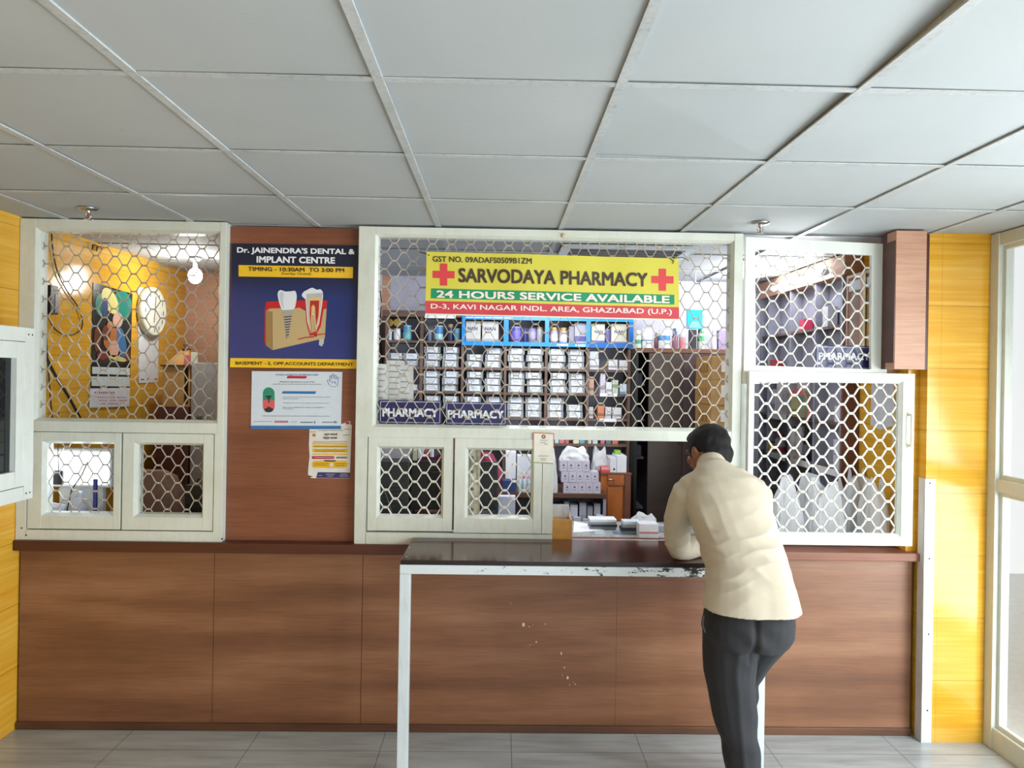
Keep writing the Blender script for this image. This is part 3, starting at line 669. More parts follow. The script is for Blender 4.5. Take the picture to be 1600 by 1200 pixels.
def aline(mb, s, x0, x1, y0, y1, m=0): text_px(mb, s, az_(x0, 0)[0], az_(0, y0)[1], az_(x1, 0)[0], az_(0, y1)[1], YP - .0014, .0, m, .004)
mb = MB()
aline(mb, 'WORLD ANTIBIOTIC AWARENESS WEEK', 318, 745, 90, 106, 1)
aline(mb, 'Antibiotic Resistance is one of the', 358, 706, 160, 174, 0); aline(mb, 'major threats to health and can lead to serious harm', 288, 772, 184, 198, 0)
for s_, x1, y in (('Use antibiotics only when they are prescribed by a certified', 860, 312), ('health professional', 545, 330), ('Antibiotics do not work against cold and flu viruses', 845, 372), ('Never share antibiotics with others or reuse leftover', 800, 414), ('prescriptions', 495, 430)): aline(mb, s_, 392, x1, y, y + 11, 0)
aline(mb, 'Take the medicine at proper time, as directed or as recommended by your doctor', 188, 858, 498, 512, 0)
mb.build('printed_text', [plain(60, 66, 80, .4), plain(70, 60, 120, .4)], ap)
mb = MB()
for x0, x1, y, h_, m in ((104, 286, 558, 4, 0), (310, 442, 552, 20, 1), (466, 530, 562, 4, 0), (566, 690, 562, 12, 0), (700, 716, 556, 24, 2), (782, 890, 562, 10, 0), (896, 922, 556, 20, 0)):
    w = 6 if h_ < 6 else 12; x = x0
    while x < x1: apoly(mb, [(x, y), (min(x + w, x1), y), (min(x + w, x1), y + h_), (x, y + h_)], m); x += w * 1.45
mb.build('printed_marks', [plain(70, 78, 96, .4), plain(186, 44, 66, .4), plain(60, 130, 160, .4)], ap)
mb = MB(); hp = [(842, 185), (830, 150), (846, 150), (858, 165), (855, 108), (868, 106), (874, 142), (876, 92), (890, 86), (898, 140), (905, 96), (918, 100), (916, 145), (928, 118), (940, 124), (936, 170), (930, 205), (905, 218), (872, 215), (852, 200), (842, 185)]
mb.tube([at(*az_(x, y), YP - .001) for x, y in hp], .0009, 5)
for pts in ([(868, 160), (885, 172), (872, 185)], [(890, 165), (900, 180), (908, 163), (915, 190)]): mb.tube([at(*az_(x, y), YP - .001) for x, y in pts], .0009, 5)
mb.build('hand_emblem', plain(40, 108, 160, .4), ap)
# ---- small worn notice
nt = thing('notice', 'small torn white and yellow notice overlapped by the antibiotic poster', 'notice', at(515, 748, YP))
YN2 = .0185
pts = [(655, 628), (965, 600), (968, 585), (1000, 575), (1020, 560), (1058, 556), (1056, 590), (1072, 592), (1052, 1120), (735, 1118), (700, 1120), (660, 1115), (690, 1100), (640, 1090), (640, 1045), (655, 900), (648, 800)]
mb = MB(); poly_px(mb, [az_(*p) for p in reversed(pts)], YN2, .0012); mb.build('notice_sheet', plain(216, 212, 206, .6, var=.06), nt)
def npoly(mb, pts, m=0, l=1): poly_px(mb, [az_(*p) for p in pts], YN2 - .0004 * l, 0, m)
mb = MB()
for y, h_ in ((768, 16), (792, 26), (828, 34), (874, 12)): npoly(mb, [(682, y), (1034, y + 4), (1033, y + h_ + 4), (682, y + h_)], 0)
def pill(x0, x1, y0, y1, m):
    r = (y1 - y0) / 2; cy = (y0 + y1) / 2
    npoly(mb, [(x0 + r + r * math.cos(a), cy + r * math.sin(a)) for a in [HP + math.pi * k / 8 for k in range(9)]] + [(x1 - r + r * math.cos(a), cy + r * math.sin(a)) for a in [-HP + math.pi * k / 8 for k in range(9)]], m)
pill(676, 1030, 946, 1018, 0); pill(676, 900, 900, 930, 1); npoly(mb, [(792, 940), (920, 943), (905, 956), (808, 954)], 2, 2); npoly(mb, [(858, 968), (890, 970), (888, 1006), (858, 1004)], 3, 2)
npoly(mb, [(736, 1060), (1054, 1064), (1052, 1118), (720, 1116)], 4)
mb.ell(at(*az_(700, 694), YN2), (.009, .0008, .008), 12, 6, 5); mb.ell(at(*az_(1030, 575), YN2), (.010, .0008, .007), 12, 6, 1)
mb.build('printed_shapes', [plain(222, 174, 36, .5), plain(168, 44, 64, .5), plain(50, 44, 40, .5), plain(216, 206, 200, .5), plain(44, 50, 104, .5), plain(176, 116, 70, .5)], nt)
mb = MB()
def nline(s_, x0, x1, y0, y1, m=0, b_=0.0): text_px(mb, s_, az_(x0, 0)[0], az_(0, y0)[1], az_(x1, 0)[0], az_(0, y1)[1], YN2 - .0012, b_, m, .006)
nline('पूर्ण सफाई', 800, 930, 672, 702, 0, .02); nline('संपूर्ण उपचार', 790, 930, 708, 738, 0, .02)
for (x0, x1, y, m, st) in ((745, 980, 646, 0, 9), (690, 1030, 756, 0, 7), (700, 1020, 802, 0, 9), (705, 1010, 838, 0, 9), (705, 1000, 852, 0, 7), (920, 1025, 908, 0, 12), (700, 890, 912, 1, 8), (700, 840, 970, 0, 7), (700, 830, 988, 0, 6), (905, 1010, 974, 0, 7), (905, 1000, 992, 0, 6), (745, 780, 1090, 1, 6), (815, 900, 1078, 1, 6), (830, 890, 1096, 1, 6), (960, 1030, 1078, 1, 6), (950, 1035, 1096, 1, 6), (985, 1050, 690, 0, 9), (1000, 1060, 634, 0, 9), (660, 720, 660, 0, 8)):
    h_ = 16 if st == 12 else 5; x = x0
    while x < x1:
        npoly(mb, [(x, y), (x + st * .7, y), (x + st * .7, y + h_), (x, y + h_)], m, 3); x += st
mb.build('printed_text', [plain(64, 54, 44, .6), plain(214, 206, 212, .6)], nt)
# ---- small navy PHARMACY plates behind the grilles
def plate(x0, x1, ytop, slope, tx0_, tx1_, ty0_, ty1_, zb, y, label, lh=.85):
    p0, p1 = at(x0, ytop, y), at(x1, ytop + slope * (x1 - x0), y)
    t = thing('name_plate', label, 'sign', ((p0.x + p1.x) / 2, y, zb), 'navy plates reading pharmacy')
    mb = MB(); mb.prism([(p0.x, y, zb), (p1.x, y, zb), (p1.x, y, p1.z), (p0.x, y, p0.z)], (0, .004, 0)); mb.build('plate', M['navy'], t)
    mb = MB(); i, w = .006, .0022
    A = [(p0.x + i, zb + i), (p1.x - i, zb + i), (p1.x - i, p1.z - i), (p0.x + i, p0.z - i)]
    for k in range(4):
        a, c = Vector(A[k]), Vector(A[(k + 1) % 4]); d = (c - a).normalized(); n = Vector((-d.y, d.x)) * w
        mb.quad((a.x, y - .0006, a.y), (c.x, y - .0006, c.y), (c.x + n.x, y - .0006, c.y + n.y), (a.x + n.x, y - .0006, a.y + n.y))
    mb.build('border_line', M['whitetxt'], t)
    mb = MB(); text_px(mb, 'PHARMACY', tx0_, ty0_, tx1_, ty1_, y - .0009, .035, 0, slope); mb.build('lettering', M['whitetxt'], t)
zr2 = p2[2]
plate(592.5, 690, 625, .012, 597.5, 684.5, 637.5, 651, zr2, .034, 'navy plate reading PHARMACY behind left end of the hatch grille, the leftmost')
plate(696, 792, 627.5, .014, 699.5, 787, 640.5, 653, zr2, .034, 'navy plate reading PHARMACY behind the hatch grille, second from left')
plate(1275.5, 1372, 539.5, .016, 1279, 1359.5, 550.5, 562, AZ(1320, 577, .02), .016, 'navy plate reading PHARMACY behind the upper right grille')
# ---- payment placard on the sash stile (its code left out)
YQ = YW - .0085
pl = thing('placard', 'small white payment placard with orange border on the hatch sash corner', 'placard', at(849, 724, YQ))
sheet(bil((833.5, 675.4), (866, 677), (832.7, 723), (864.4, 725), YQ), 1, 1, .002).build('card', plain(226, 222, 210, .3), pl)
mb = MB()
for a in ([(833.5, 675.4), (866, 677), (866, 678.6), (833.5, 677)], [(833.5, 677), (834.8, 677), (834.2, 700), (833, 700)], [(864.7, 678), (866, 678), (865.4, 700), (864.2, 700)]): poly_px(mb, a, YQ - .0006, 0, 0)
for a in ([(832.7, 721.6), (864.4, 723.6), (864.4, 725), (832.7, 723)], [(833.1, 700), (834.3, 700), (834, 722), (832.8, 722)]): poly_px(mb, a, YQ - .0006, 0, 1)
mb.build('border', [plain(214, 126, 76, .4), plain(126, 156, 110, .4)], pl)
mb = MB(); ell_px(mb, 849.3, 682.3, 3.3, 3.3, YQ - .0007, 0); ell_px(mb, 849.3, 682.3, 1.5, 1.5, YQ - .0012, 1)
mb.build('emblem', [plain(120, 66, 40, .4), plain(220, 190, 150, .4)], pl)
mb = MB()
for x0, x1, y in ((844, 855, 687.5), (845, 853, 691), (850, 856, 693.5), (841, 857, 712), (844, 853, 716), (845, 852, 718.5)):
    x = x0
    while x < x1: poly_px(mb, [(x, y), (x + 1.2, y), (x + 1.2, y + 1), (x, y + 1)], YQ - .0007); x += 1.7
mb.build('printed_text', plain(120, 96, 84, .6), pl)
# ================================================================== people
def remesh(mb, voxel, it=2):
    me = mb.mesh('body_tmp', M['paper']); o = bpy.data.objects.new('body_tmp', me); COL.objects.link(o)
    md = o.modifiers.new('r', 'REMESH'); md.mode = 'VOXEL'; md.voxel_size = voxel
    dg = bpy.context.evaluated_depsgraph_get(); dg.update()
    out = bpy.data.meshes.new_from_object(o.evaluated_get(dg)); bpy.data.objects.remove(o); bpy.data.meshes.remove(me)
    bm = bmesh.new(); bm.from_mesh(out)
    for _ in range(it): bmesh.ops.smooth_vert(bm, verts=bm.verts, factor=.5, use_axis_x=True, use_axis_y=True, use_axis_z=True)
    bm.to_mesh(out); bm.free(); return out
def finish(me, name, mat, parent, disp=None, w=None):
    if disp:
        me.update(); ns = [v.normal.copy() for v in me.vertices]
        for v, n in zip(me.vertices, ns): v.co += n * disp(v.co, n)
    w = wloc(parent) if w is None else Vector(w)
    for v in me.vertices: v.co -= w
    me.materials.clear(); me.materials.append(mat)
    me.polygons.foreach_set('use_smooth', [True] * len(me.polygons)); me.update()
    return link(name, me, parent, w)
def ering(c, wv, dv, hw, hd, k=24, ex=2.4, tilt=0):
    """superellipse ring round c in the plane of the unit vectors wv, dv"""
    out = []
    for i in range(k):
        q = 2 * math.pi * i / k; a, b_ = math.cos(q), math.sin(q)
        x = math.copysign(abs(a) ** (2 / ex), a); y = math.copysign(abs(b_) ** (2 / ex), b_)
        out.append(Vector(c) + wv * (x * hw) + dv * (y * hd))
    return out
def limb(mb, pts):                       # pts: (point, radius_x, radius_y or None)
    P = [Vector(p[0]) for p in pts]; n = len(P); rings = []
    D = []
    for i in range(n): D.append((P[min(i + 1, n - 1)] - P[max(i - 1, 0)]).normalized())
    a = Vector((1, 0, 0))
    first = [P[0] - D[0] * pts[0][1] * .55]; last = P[-1] + D[-1] * pts[-1][1] * .55
    def ring(p, d, r1, r2):
        nonlocal a
        a = a - d * a.dot(d)
        if a.length < .2: a = Vector((0, 1, 0)) - d * d.y
        a.normalize(); b_ = d.cross(a)
        return [p + a * (r1 * math.cos(q)) + b_ * (r2 * math.sin(q)) for q in [2 * math.pi * k / 18 for k in range(18)]]
    rings.append(ring(first[0], D[0], pts[0][1] * .5, (pts[0][2] or pts[0][1]) * .5))
    for i in range(n): rings.append(ring(P[i], D[i], pts[i][1], pts[i][2] or pts[i][1]))
    rings.append(ring(last, D[-1], pts[-1][1] * .5, (pts[-1][2] or pts[-1][1]) * .5))
    mb.loft(rings)
def smooth_pts(pts, sub=4):              # Catmull-Rom through (point, r1, r2)
    out = []
    for i in range(len(pts) - 1):
        p0, p1, p2, p3 = pts[max(i - 1, 0)], pts[i], pts[i + 1], pts[min(i + 2, len(pts) - 1)]
        for k in range(sub):
            t = k / sub
            f = lambda a, b_, c, d: .5 * ((2 * b_) + (c - a) * t + (2 * a - 5 * b_ + 4 * c - d) * t * t + (3 * b_ - a - 3 * c + d) * t ** 3)
            q = Vector([f(p0[0][j], p1[0][j], p2[0][j], p3[0][j]) for j in range(3)])
            r = [f(*(x[j] if x[j] is not None else x[1] for x in (p0, p1, p2, p3))) for j in (1, 2)]
            out.append((q, r[0], r[1]))
    out.append((Vector(pts[-1][0]), pts[-1][1], pts[-1][2] if pts[-1][2] is not None else pts[-1][1])); return out
def hand(mb, wrist, d, up, side, curl=.5, s_=1.0):
    """palm, four fingers of different length bent at two joints, thumb from the side of the palm"""
    d = Vector(d).normalized(); up = Vector(up); up = (up - d * up.dot(d)).normalized(); sd = d.cross(up) * side; w = Vector(wrist)
    rings = []
    for t, hw, hd in ((-.02, .027, .021), (.02, .032, .019), (.05, .040, .016), (.085, .041, .013), (.095, .034, .009)): rings.append(ering(w + d * t, sd, up, hw, hd, 16, 2.6))
    mb.loft(rings)
    for k, (off, L) in enumerate(((.0345, .072), (.0115, .082), (-.0115, .076), (-.0340, .060))):
        p = w + d * .085 + sd * off; a = curl * .5; pts = [(p - d * .02 - sd * off * .12, .0088, None), (p, .0084, None)]; dd = d.copy()
        for seg, fr in ((.45, .5), (.32, .8), (.23, .7)):
            dd = (dd * math.cos(curl * fr) - up * math.sin(curl * fr) + sd * off * 1.2).normalized()
            p = p + dd * L * seg; pts.append((p, .0080 - .0012 * seg, None))
        limb(mb, pts)
    p = w + d * .025 + sd * .028
    limb(mb, [(p - sd * .012, .013, None), (p + sd * .018 + d * .022, .0115, None), (p + sd * .026 + d * .05 - up * .006, .0105, None), (p + sd * .022 + d * .074 - up * .01, .009, None)])
def head_geo(mb, c, f, up, s_=1.0):
    """skull, jaw, neck root, nose, brow, ears, lips; c is the middle of the head, f the way it faces"""
    f = Vector(f).normalized(); up = Vector(up); up = (up - f * up.dot(f)).normalized(); r = f.cross(up); c = Vector(c)
    R3 = Matrix((r, f, up)).transposed()
    E = lambda x, y, z, a, b_, h_: mb.ell(c + (r * x + f * y + up * z) * s_, (a * s_, b_ * s_, h_ * s_), 20, 14, 0, R3)
    E(0, -.012, .028, .074, .092, .086); E(0, .016, -.02, .062, .074, .080); E(0, .034, -.066, .046, .050, .046); E(0, .070, -.094, .022, .018, .016)
    E(0, .092, -.018, .012, .020, .026); E(0, .104, -.030, .014, .013, .011); E(0, .078, .022, .052, .018, .014); E(0, .084, -.062, .024, .012, .010)
    for q in (-1, 1):
        E(q * .034, .066, -.02, .022, .02, .02); E(q * .076, -.004, -.012, .008, .020, .032); E(q * .081, -.010, .002, .008, .014, .016)
    return r, f, up
SKIN = NT('skin'); SKIN.col(SKIN.ramp(SKIN.noise(SKIN.pos(), 18, 3), [(.3, srgb(120, 78, 56)), (.7, srgb(140, 94, 70))])).set(.5, 0, .4); SKIN.b.inputs['Subsurface Weight'].default_value = .08
SKIN.b.inputs['Subsurface Radius'].default_value = (.02, .008, .004); M['skin'] = SKIN.m
t = NT('black_hair'); n_ = t.noise(t.pos((160, 160, 30)), 4, 3); t.col(t.ramp(n_, [(.3, srgb(9, 8, 8)), (.7, srgb(20, 18, 18))])).set(.65, 0, .25); t.bump(n_, .6, .004); M['hair'] = t.m
def cloth(name, c, scale=900, wr=.25, rough=.85):
    t = NT(name); a = t.noise(t.pos((1, .6, 2.2), rot=(0, .35, 0)), 9, 5, .6); w = t.noise(t.pos((scale, scale, scale)), 1, 1)
    lo = tuple(x * .9 for x in c[:3]) + (1,); t.col(t.ramp(w, [(.3, lo), (.7, c)])).set(rough, 0, .25); t.b.inputs['Sheen Weight'].default_value = .03
    t.bump(a, wr, .009); return t.m
def pz(px, z, dep):
    p = pd(px, 600, dep); return Vector((p.x, p.y, z))

# ---------------- the customer leaning on the table
man = None
hc = pd(1106, 707, 3.0)
face = Vector((-.42, .82, -.36)); hup = Vector((-.06, .35, .93))
SH = [((1174, 950), 2.585, .172, .132), ((1172, 922), 2.625, .160, .124), ((1165, 880), 2.69, .148, .115), ((1152, 836), 2.75, .150, .115), ((1138, 796), 2.80, .156, .112), ((1126, 768), 2.84, .146, .100), ((1117, 748), 2.87, .105, .080), ((1112, 731), 2.905, .064, .062)]
LSH, RSH = pd(1075, 768, 2.87), pd(1182, 772, 2.87)
LEL, REL = pz(1064, .990, 3.03), pz(1184, .990, 3.06)
LWR, RWR = pz(1128, .972, 3.20), pz(1122, 1.006, 3.16)
LMID, RMID = (LSH + LEL) / 2 + Vector((-.022, 0, 0)), (RSH + REL) / 2 + Vector((.012, 0, 0))
LLEG = [(pd(1142, 985, 2.615), .100, .112), (pd(1140, 1045, 2.62), .094, .100), (pd(1146, 1100, 2.63), .082, .086), (pd(1154, 1150, 2.645), .070, .074), (pd(1162, 1200, 2.66), .064, .068), (pd(1168, 1240, 2.675), .058, .064), (pd(1172, 1272, 2.69), .052, .058)]
RLEG = [(pd(1200, 978, 2.62), .094, .104), (pd(1184, 1010, 2.70), .076, .086), (pd(1162, 1048, 2.81), .070, .078), (pd(1158, 1088, 2.905), .066, .068), (pd(1160, 1150, 2.90), .056, .060), (pd(1164, 1228, 2.885), .050, .054)]
def tor(mb, grow, a=0, z=None):
    rings = []; n = len(SH)
    C = [pd(*s_[0], s_[1]) for s_ in SH]
    for i in range(a, n):
        ax = (C[min(i + 1, n - 1)] - C[max(i - 1, 0)]).normalized(); ax = (ax * (0, .35, .75)[i] + Vector((0, 0, 1)) * (1, .65, .25)[i]).normalized() if i < 3 else ax; wv = Vector((1, -.02, 0)); wv = (wv - ax * wv.dot(ax)).normalized(); dv = ax.cross(wv)
        rings.append(ering(C[i], wv, dv, SH[i][2] + grow, SH[i][3] + grow, 28, 2.35))
    mb.loft(rings)
# body: one surface, head to feet
b = MB(); tor(b, -.034); head_geo(b, hc, face, hup)
limb(b, [(pd(1112, 738, 2.89), .058, .058), (pd(1110, 722, 2.94), .055, .058), (pd(1108, 708, 2.98), .056, .06)])
for A in ([(LSH, .046, None), (LMID, .041, None), (LEL, .036, None), (LEL * .5 + LWR * .5, .036, None), (LWR, .024, .022)], [(RSH, .046, None), (RMID, .041, None), (REL, .036, None), (REL * .5 + RWR * .5, .036, None), (RWR, .024, .022)]): limb(b, smooth_pts(A))
hand(b, LWR, (LWR - LEL) * 1.0 + Vector((.03, .01, -.012)), (0, 0, 1), 1, .25); hand(b, RWR, (RWR - REL) + Vector((-.03, .01, -.03)), (0, 0, 1), -1, .3)
for L in (LLEG, RLEG): limb(b, smooth_pts([(p, r1 - .018, r2 - .018) for p, r1, r2 in L], 3))
rings = [ering(pd(1173, 985, 2.60), Vector((1, 0, 0)), Vector((0, 1, 0)), .12, .09), ering(pd(1172, 955, 2.60), Vector((1, 0, 0)), Vector((0, 1, 0)), .125, .095), ering(pd(1170, 925, 2.64), Vector((1, 0, 0)), Vector((0, 1, 0)), .115, .085)]
b.loft(rings)
feet = []
for L, dx in ((LLEG, -.03), (RLEG, .02)):
    an = L[-1][0]; g = Vector((an.x, an.y, 0)); feet.append((g, dx))
    limb(b, [(an, .036, .042), (Vector((an.x, an.y - .01, .06)), .036, .048), (Vector((an.x + dx * .5, an.y + .06, .045)), .036, .034), (Vector((an.x + dx * 1.5, an.y + .14, .032)), .036, .022)])
me = remesh(b, .0045, 1)
root = Vector((pd(1165, 700, 2.68).x, pd(1165, 700, 2.68).y, 0))
man = finish(me, 'person', M['skin'], None, None, root)
tag(man, 'black-haired person in cream shirt and grey trousers leaning on the service table, back turned', 'person')
# shirt
def fold(v, n):
    c = 0.0; R = lambda x: 1 - 1.6 * abs(math.sin(x * .5)) ** .8          # sharp crests, broad troughs
    # drag lines from the arm pits across the back, soft folds at the waist
    a = v - pd(1090, 800, 2.72); s1 = a.x * .55 + a.z * .95
    c += .0032 * R(s1 * 66 + 3 * noise.noise(v * 9)) * math.exp(-((a.x - .08) ** 2 / .012 + (a.z + .04) ** 2 / .012))
    a = v - pd(1205, 845, 2.66); s1 = -a.x * .25 + a.z
    c += .0042 * R(s1 * 105 + 4 * noise.noise(v * 8)) * math.exp(-((a.x + .03) ** 2 / .012 + a.z ** 2 / .010))
    a = v - pd(1068, 845, 3.0); s1 = a.z - a.x * .5
    c += .0042 * R(s1 * 120 + 4 * noise.noise(v * 9)) * math.exp(-(a.x ** 2 / .01 + a.z ** 2 / .009))
    a = v - pd(1160, 890, 2.6); c += .0026 * R((a.z + a.x * .3) * 95 + 5 * noise.noise(v * 6)) * math.exp(-(a.x ** 2 / .03 + a.z ** 2 / .006))
    a = v - pd(1115, 742, 2.82); c += .003 * math.sin(a.z * 120 + a.x * 30) * math.exp(-(a.x ** 2 / .006 + a.z ** 2 / .0025))
    a = v - pd(1075, 800, 2.9); c += .0034 * R((a.x * .9 + a.z * .35) * 90 + 3 * noise.noise(v * 7)) * math.exp(-(a.x ** 2 / .004 + a.z ** 2 / .012))
    a = v - pd(1172, 945, 2.5); c += .0022 * math.sin(a.x * 42 + 2) * math.exp(-(a.z ** 2 / .006)) * (1 if a.y < .2 else 0)
    return c + .0026 * noise.noise(v * 7) + .0012 * noise.noise(v * 19)
b = MB(); tor(b, .004)
C0 = pd(1173, 962, 2.575)
for A in ([(LSH, .062, None), (LMID, .057, None), (LEL + Vector((.004, -.0, .0)), .050, .051), (LEL * .5 + LWR * .5, .048, .047), (LWR * .95 + LEL * .05, .037, .033)], [(RSH, .062, None), (RMID, .056, None), (REL, .050, None), (REL * .5 + RWR * .5, .047, None), (RWR * .95 + REL * .05, .036, .033)]): limb(b, smooth_pts(A))
limb(b, [(LSH, .060, None), (pd(1105, 752, 2.88), .07, .07), (pd(1150, 754, 2.88), .068, .07), (RSH, .060, None)])
for r_, dz_ in ((.057, 0),): limb(b, [(pd(1113, 738, 2.895), .064, .064), (pd(1112, 727, 2.92), .060, .062), (pd(1111, 721, 2.935), .058, .06)])
me = remesh(b, .006, 3)
for v in me.vertices:                     # hem cut level, arms kept above the table
    if v.co.z < .938 + .003 and v.co.y > -.447: v.co.z = .941 + (v.co.z - .941) * .02
M['shirt'] = cloth('cream_shirt', srgb(188, 177, 158))
finish(me, 'shirt', M['shirt'], man, fold)
b = MB()                                   # hem seam
ax = (pd(1171, 925, 2.625) - pd(1172, 962, 2.575)).normalized(); wv = Vector((1, -.02, 0)); wv = (wv - ax * wv.dot(ax)).normalized(); dv = ax.cross(wv)
# trousers
b = MB()
Cw = [((1171, 912), 2.64, .142, .112), ((1171, 940), 2.615, .155, .123), ((1170, 968), 2.600, .162, .128), ((1169, 990), 2.600, .160, .126), ((1168, 1006), 2.605, .14, .11)]
b.loft([ering(pd(*c[0], c[1]), Vector((1, -.02, 0)), Vector((.02, 1, 0)), c[2], c[3], 28, 2.3) for c in Cw])
for L in (LLEG, RLEG): limb(b, smooth_pts(L, 4))
def tfold(v, n):
    a = v - pd(1178, 1010, 2.5)
    c = .005 * math.sin((a.x * .8 + a.z) * 60) * math.exp(-(a.x ** 2 / .006 + a.z ** 2 / .01))
    a2 = v - pd(1150, 1160, 2.6); c += .004 * math.sin((a2.z + a2.x * .8) * 45 + 3 * noise.noise(v * 6)) * math.exp(-(a2.z ** 2 / .03))
    cr = v.x - (pd(1140, 1045, 2.6).x + (pd(1168, 1240, 2.6).x - pd(1140, 1045, 2.6).x) * max(0, min(1.2, (pd(1140, 1045, 2.6).z - v.z) / .47)))
    if n.y < -.3 and v.y < -.6: c += .005 * math.exp(-(cr / .012) ** 2) * (1 if v.z < .75 else 0)
    sx = pd(1178, 985, 2.5).x - v.x; c -= .010 * math.exp(-(sx / .010) ** 2) * (1 if n.y < -.2 and v.z > .70 else 0)
    return c + .003 * noise.noise(v * 6)
me = remesh(b, .006, 3); M['trouser'] = cloth('grey_trousers', srgb(44, 44, 47), 700, .12)
tr = finish(me, 'trousers', M['trouser'], man, tfold)
# back pocket welt
b = MB(); b.tube([pd(1099, 962, 2.53), pd(1097, 975, 2.53), pd(1101, 988, 2.53)], .004, 6); b.build('pocket_edge', plain(40, 40, 42, .8), tr)
# hair
b = MB(); f_, u_ = face.normalized(), hup; r_ = f_.cross((u_ - f_ * u_.dot(f_)).normalized()); u_ = r_.cross(f_); R3 = Matrix((r_, f_, u_)).transposed()
b.ell(hc - f_ * .016 + u_ * .034, (.084, .097, .084), 24, 16, 0, R3); b.ell(hc - f_ * .045 - u_ * .012, (.074, .066, .072), 20, 12, 0, R3); b.ell(hc + f_ * .036 + u_ * .074, (.058, .05, .034), 18, 10, 0, R3)
for q in (-1, 1): b.ell(hc + r_ * (q * .066) + f_ * .018 + u_ * .004, (.014, .022, .03), 12, 8, 0, R3)
me = remesh(b, .007, 2); finish(me, 'hair', M['hair'], man, lambda v, n: .004 * noise.noise(v * 40) + .003 * noise.noise(v * 16))
# eyes, brows
for q in (-1, 1):
    c = hc + r_ * (q * .032) + f_ * .0765 - u_ * .004; b = MB(); b.ell(c, (.0105, .0105, .007), 10, 8, 0, R3); ey = b.build('eye', plain(206, 200, 192, .2), man); b = MB(); b.ell(c + f_ * .0078, (.0048, .0035, .0048), 10, 6, 0, R3); b.build('iris', plain(40, 24, 16, .2), ey)
# shoes
for g, dx in feet:
    b = MB(); rings = []
    for t_, hw, h_ in ((-.085, .020, .040), (-.07, .034, .062), (-.02, .038, .082), (.03, .040, .078), (.08, .046, .056), (.13, .048, .046), (.17, .040, .036), (.188, .02, .026)):
        c = Vector((g.x + dx * (t_ + .05) * 5.5 * .3, g.y + t_, h_ / 2 + .001)); rings.append(ering(c, Vector((1, 0, 0)), Vector((0, 0, 1)), hw, h_ / 2, 18, 2.8))
    b.loft(rings); b.build('shoe', plain(28, 24, 22, .3), man)
# ================================================================== inside the pharmacy
def rbox(name, mats, l, r, t, bt, y, dep, z0=None, parent=None, bevel=.0015):      # box whose front face fills a pixel rectangle on plane y
    x0, x1, zz0, zz1 = rect(l, r, t, bt, y)
    if z0 is not None: zz1 += z0 - zz0 if False else 0; zz0 = z0
    return MB().box(x0, x1, y, y + dep, zz0, zz1).build(name, mats, parent, bevel)
ORD = ['first', 'second', 'third', 'fourth', 'fifth', 'sixth', 'seventh', 'eighth']
# ---- counter top inside
ct = thing('inner_counter', 'pale stone topped counter just inside the serving hatch', 'counter', (.6, .27, 0))
ZK = .922
MB().box(-.66, 1.985, .096, .475, ZK - .02, ZK).build('stone_top', paint('pale_stone', srgb(170, 172, 170), srgb(140, 142, 140), .12, .5), ct, .002)
MB().box(-.66, 1.165, .0515, .0955, ZK - .019, ZK).build('front_edge', M['brownpanel'], ct)
MB().box(AX(865, 838, -.02), 1.095, -.030, .051, ZK - .018, ZK).build('hatch_sill', paint('pale_sill', srgb(196, 196, 188), srgb(150, 150, 144), .25, .6), ct, .002)
MB().box(-.65, 1.98, .10, .22, 0, ZK - .0205).build('base', M['brownpanel'], ct)
# ---- back shelving with bays
YS1 = 1.45; dv = [603, 657.5, 722, 789, 853, 918, 983]
DX = [AX(p, 600, YS1) for p in dv]; ZB = [AZ(750, y, YS1) for y in (494, 533.5, 574.5, 612.5, 651.5, 691.5, 740)] + [.72, .40, .08]
sh = thing('shelving_unit', 'tall open wooden shelving of medicine bays along the back wall', 'shelves', ((DX[0] + DX[-1]) / 2, 1.54, 0))
for x in DX: MB().box(x - .009, x + .009, YS1, YS1 + .18, 0, ZB[0] - .0125).build('upright', M['shelf'], sh)
for z in ZB[1:]: MB().box(DX[0] + .0095, DX[-1] - .0095, YS1 + .004, YS1 + .18, z - .016, z).build('shelf', M['shelf'], sh)
MB().box(DX[0] - .03, DX[-1] + .02, YS1 - .01, YS1 + .19, ZB[0] - .012, ZB[0] + .03).build('top_beam', M['shelf'], sh)
MB().box(DX[0] - .009, DX[-1] + .009, YS1 + .1805, YS1 + .19, 0, ZB[0] - .0125).build('back_panel', M['greyback'], sh)
b = MB()
for l, r, y in ((937, 964, 614.5), (936, 963, 654), (664, 712, 492.5), (808, 846, 494)):
    x0, x1, z0, z1 = rect(l, r, y, y + 5, YS1 - .004); b.box(x0, x1, YS1 - .013, YS1 - .0105, z0, z1)
b.build('label_strip', M['paper'], sh)
# trays: one built with its parts, the rest copied
tray = thing('medicine_tray', 'x', 'medicine tray', (0, 0, 0), 'trays of medicine on the back shelves')
b = MB(); w, h_, d_ = .055, .046, .13
b.box(-w, w, .002, d_, 0, .003); b.box(-w, -w + .003, .0, d_, 0, h_); b.box(w - .003, w, .0, d_, 0, h_); b.box(-w + .003, w - .003, .006, .009, 0, h_ * .95); b.box(-w + .003, w - .003, d_ - .003, d_, 0, h_)
b.build('tray_body', plain(150, 156, 160, .3), tray)
MB().box(-.037, .037, -.002, .006, .005, .041).build('white_front', plain(214, 220, 230, .5, var=.04), tray)
b = MB(); b.box(-.028, .01, -.0025, -.002, .030, .033); b.box(-.028, .02, -.0025, -.002, .02, .022); b.build('print_line', M['inkgrey'], tray)
MB().box(-w + .006, w - .006, .012, d_ - .006, .004, .044).build('packets', plain(186, 188, 192, .6, var=.2), tray)
tw = plain(206, 208, 204, .5, var=.08); first = True; random.seed(11)
rown = {1: 'shelf row under the tins', 2: 'second tray row', 3: 'third tray row'}
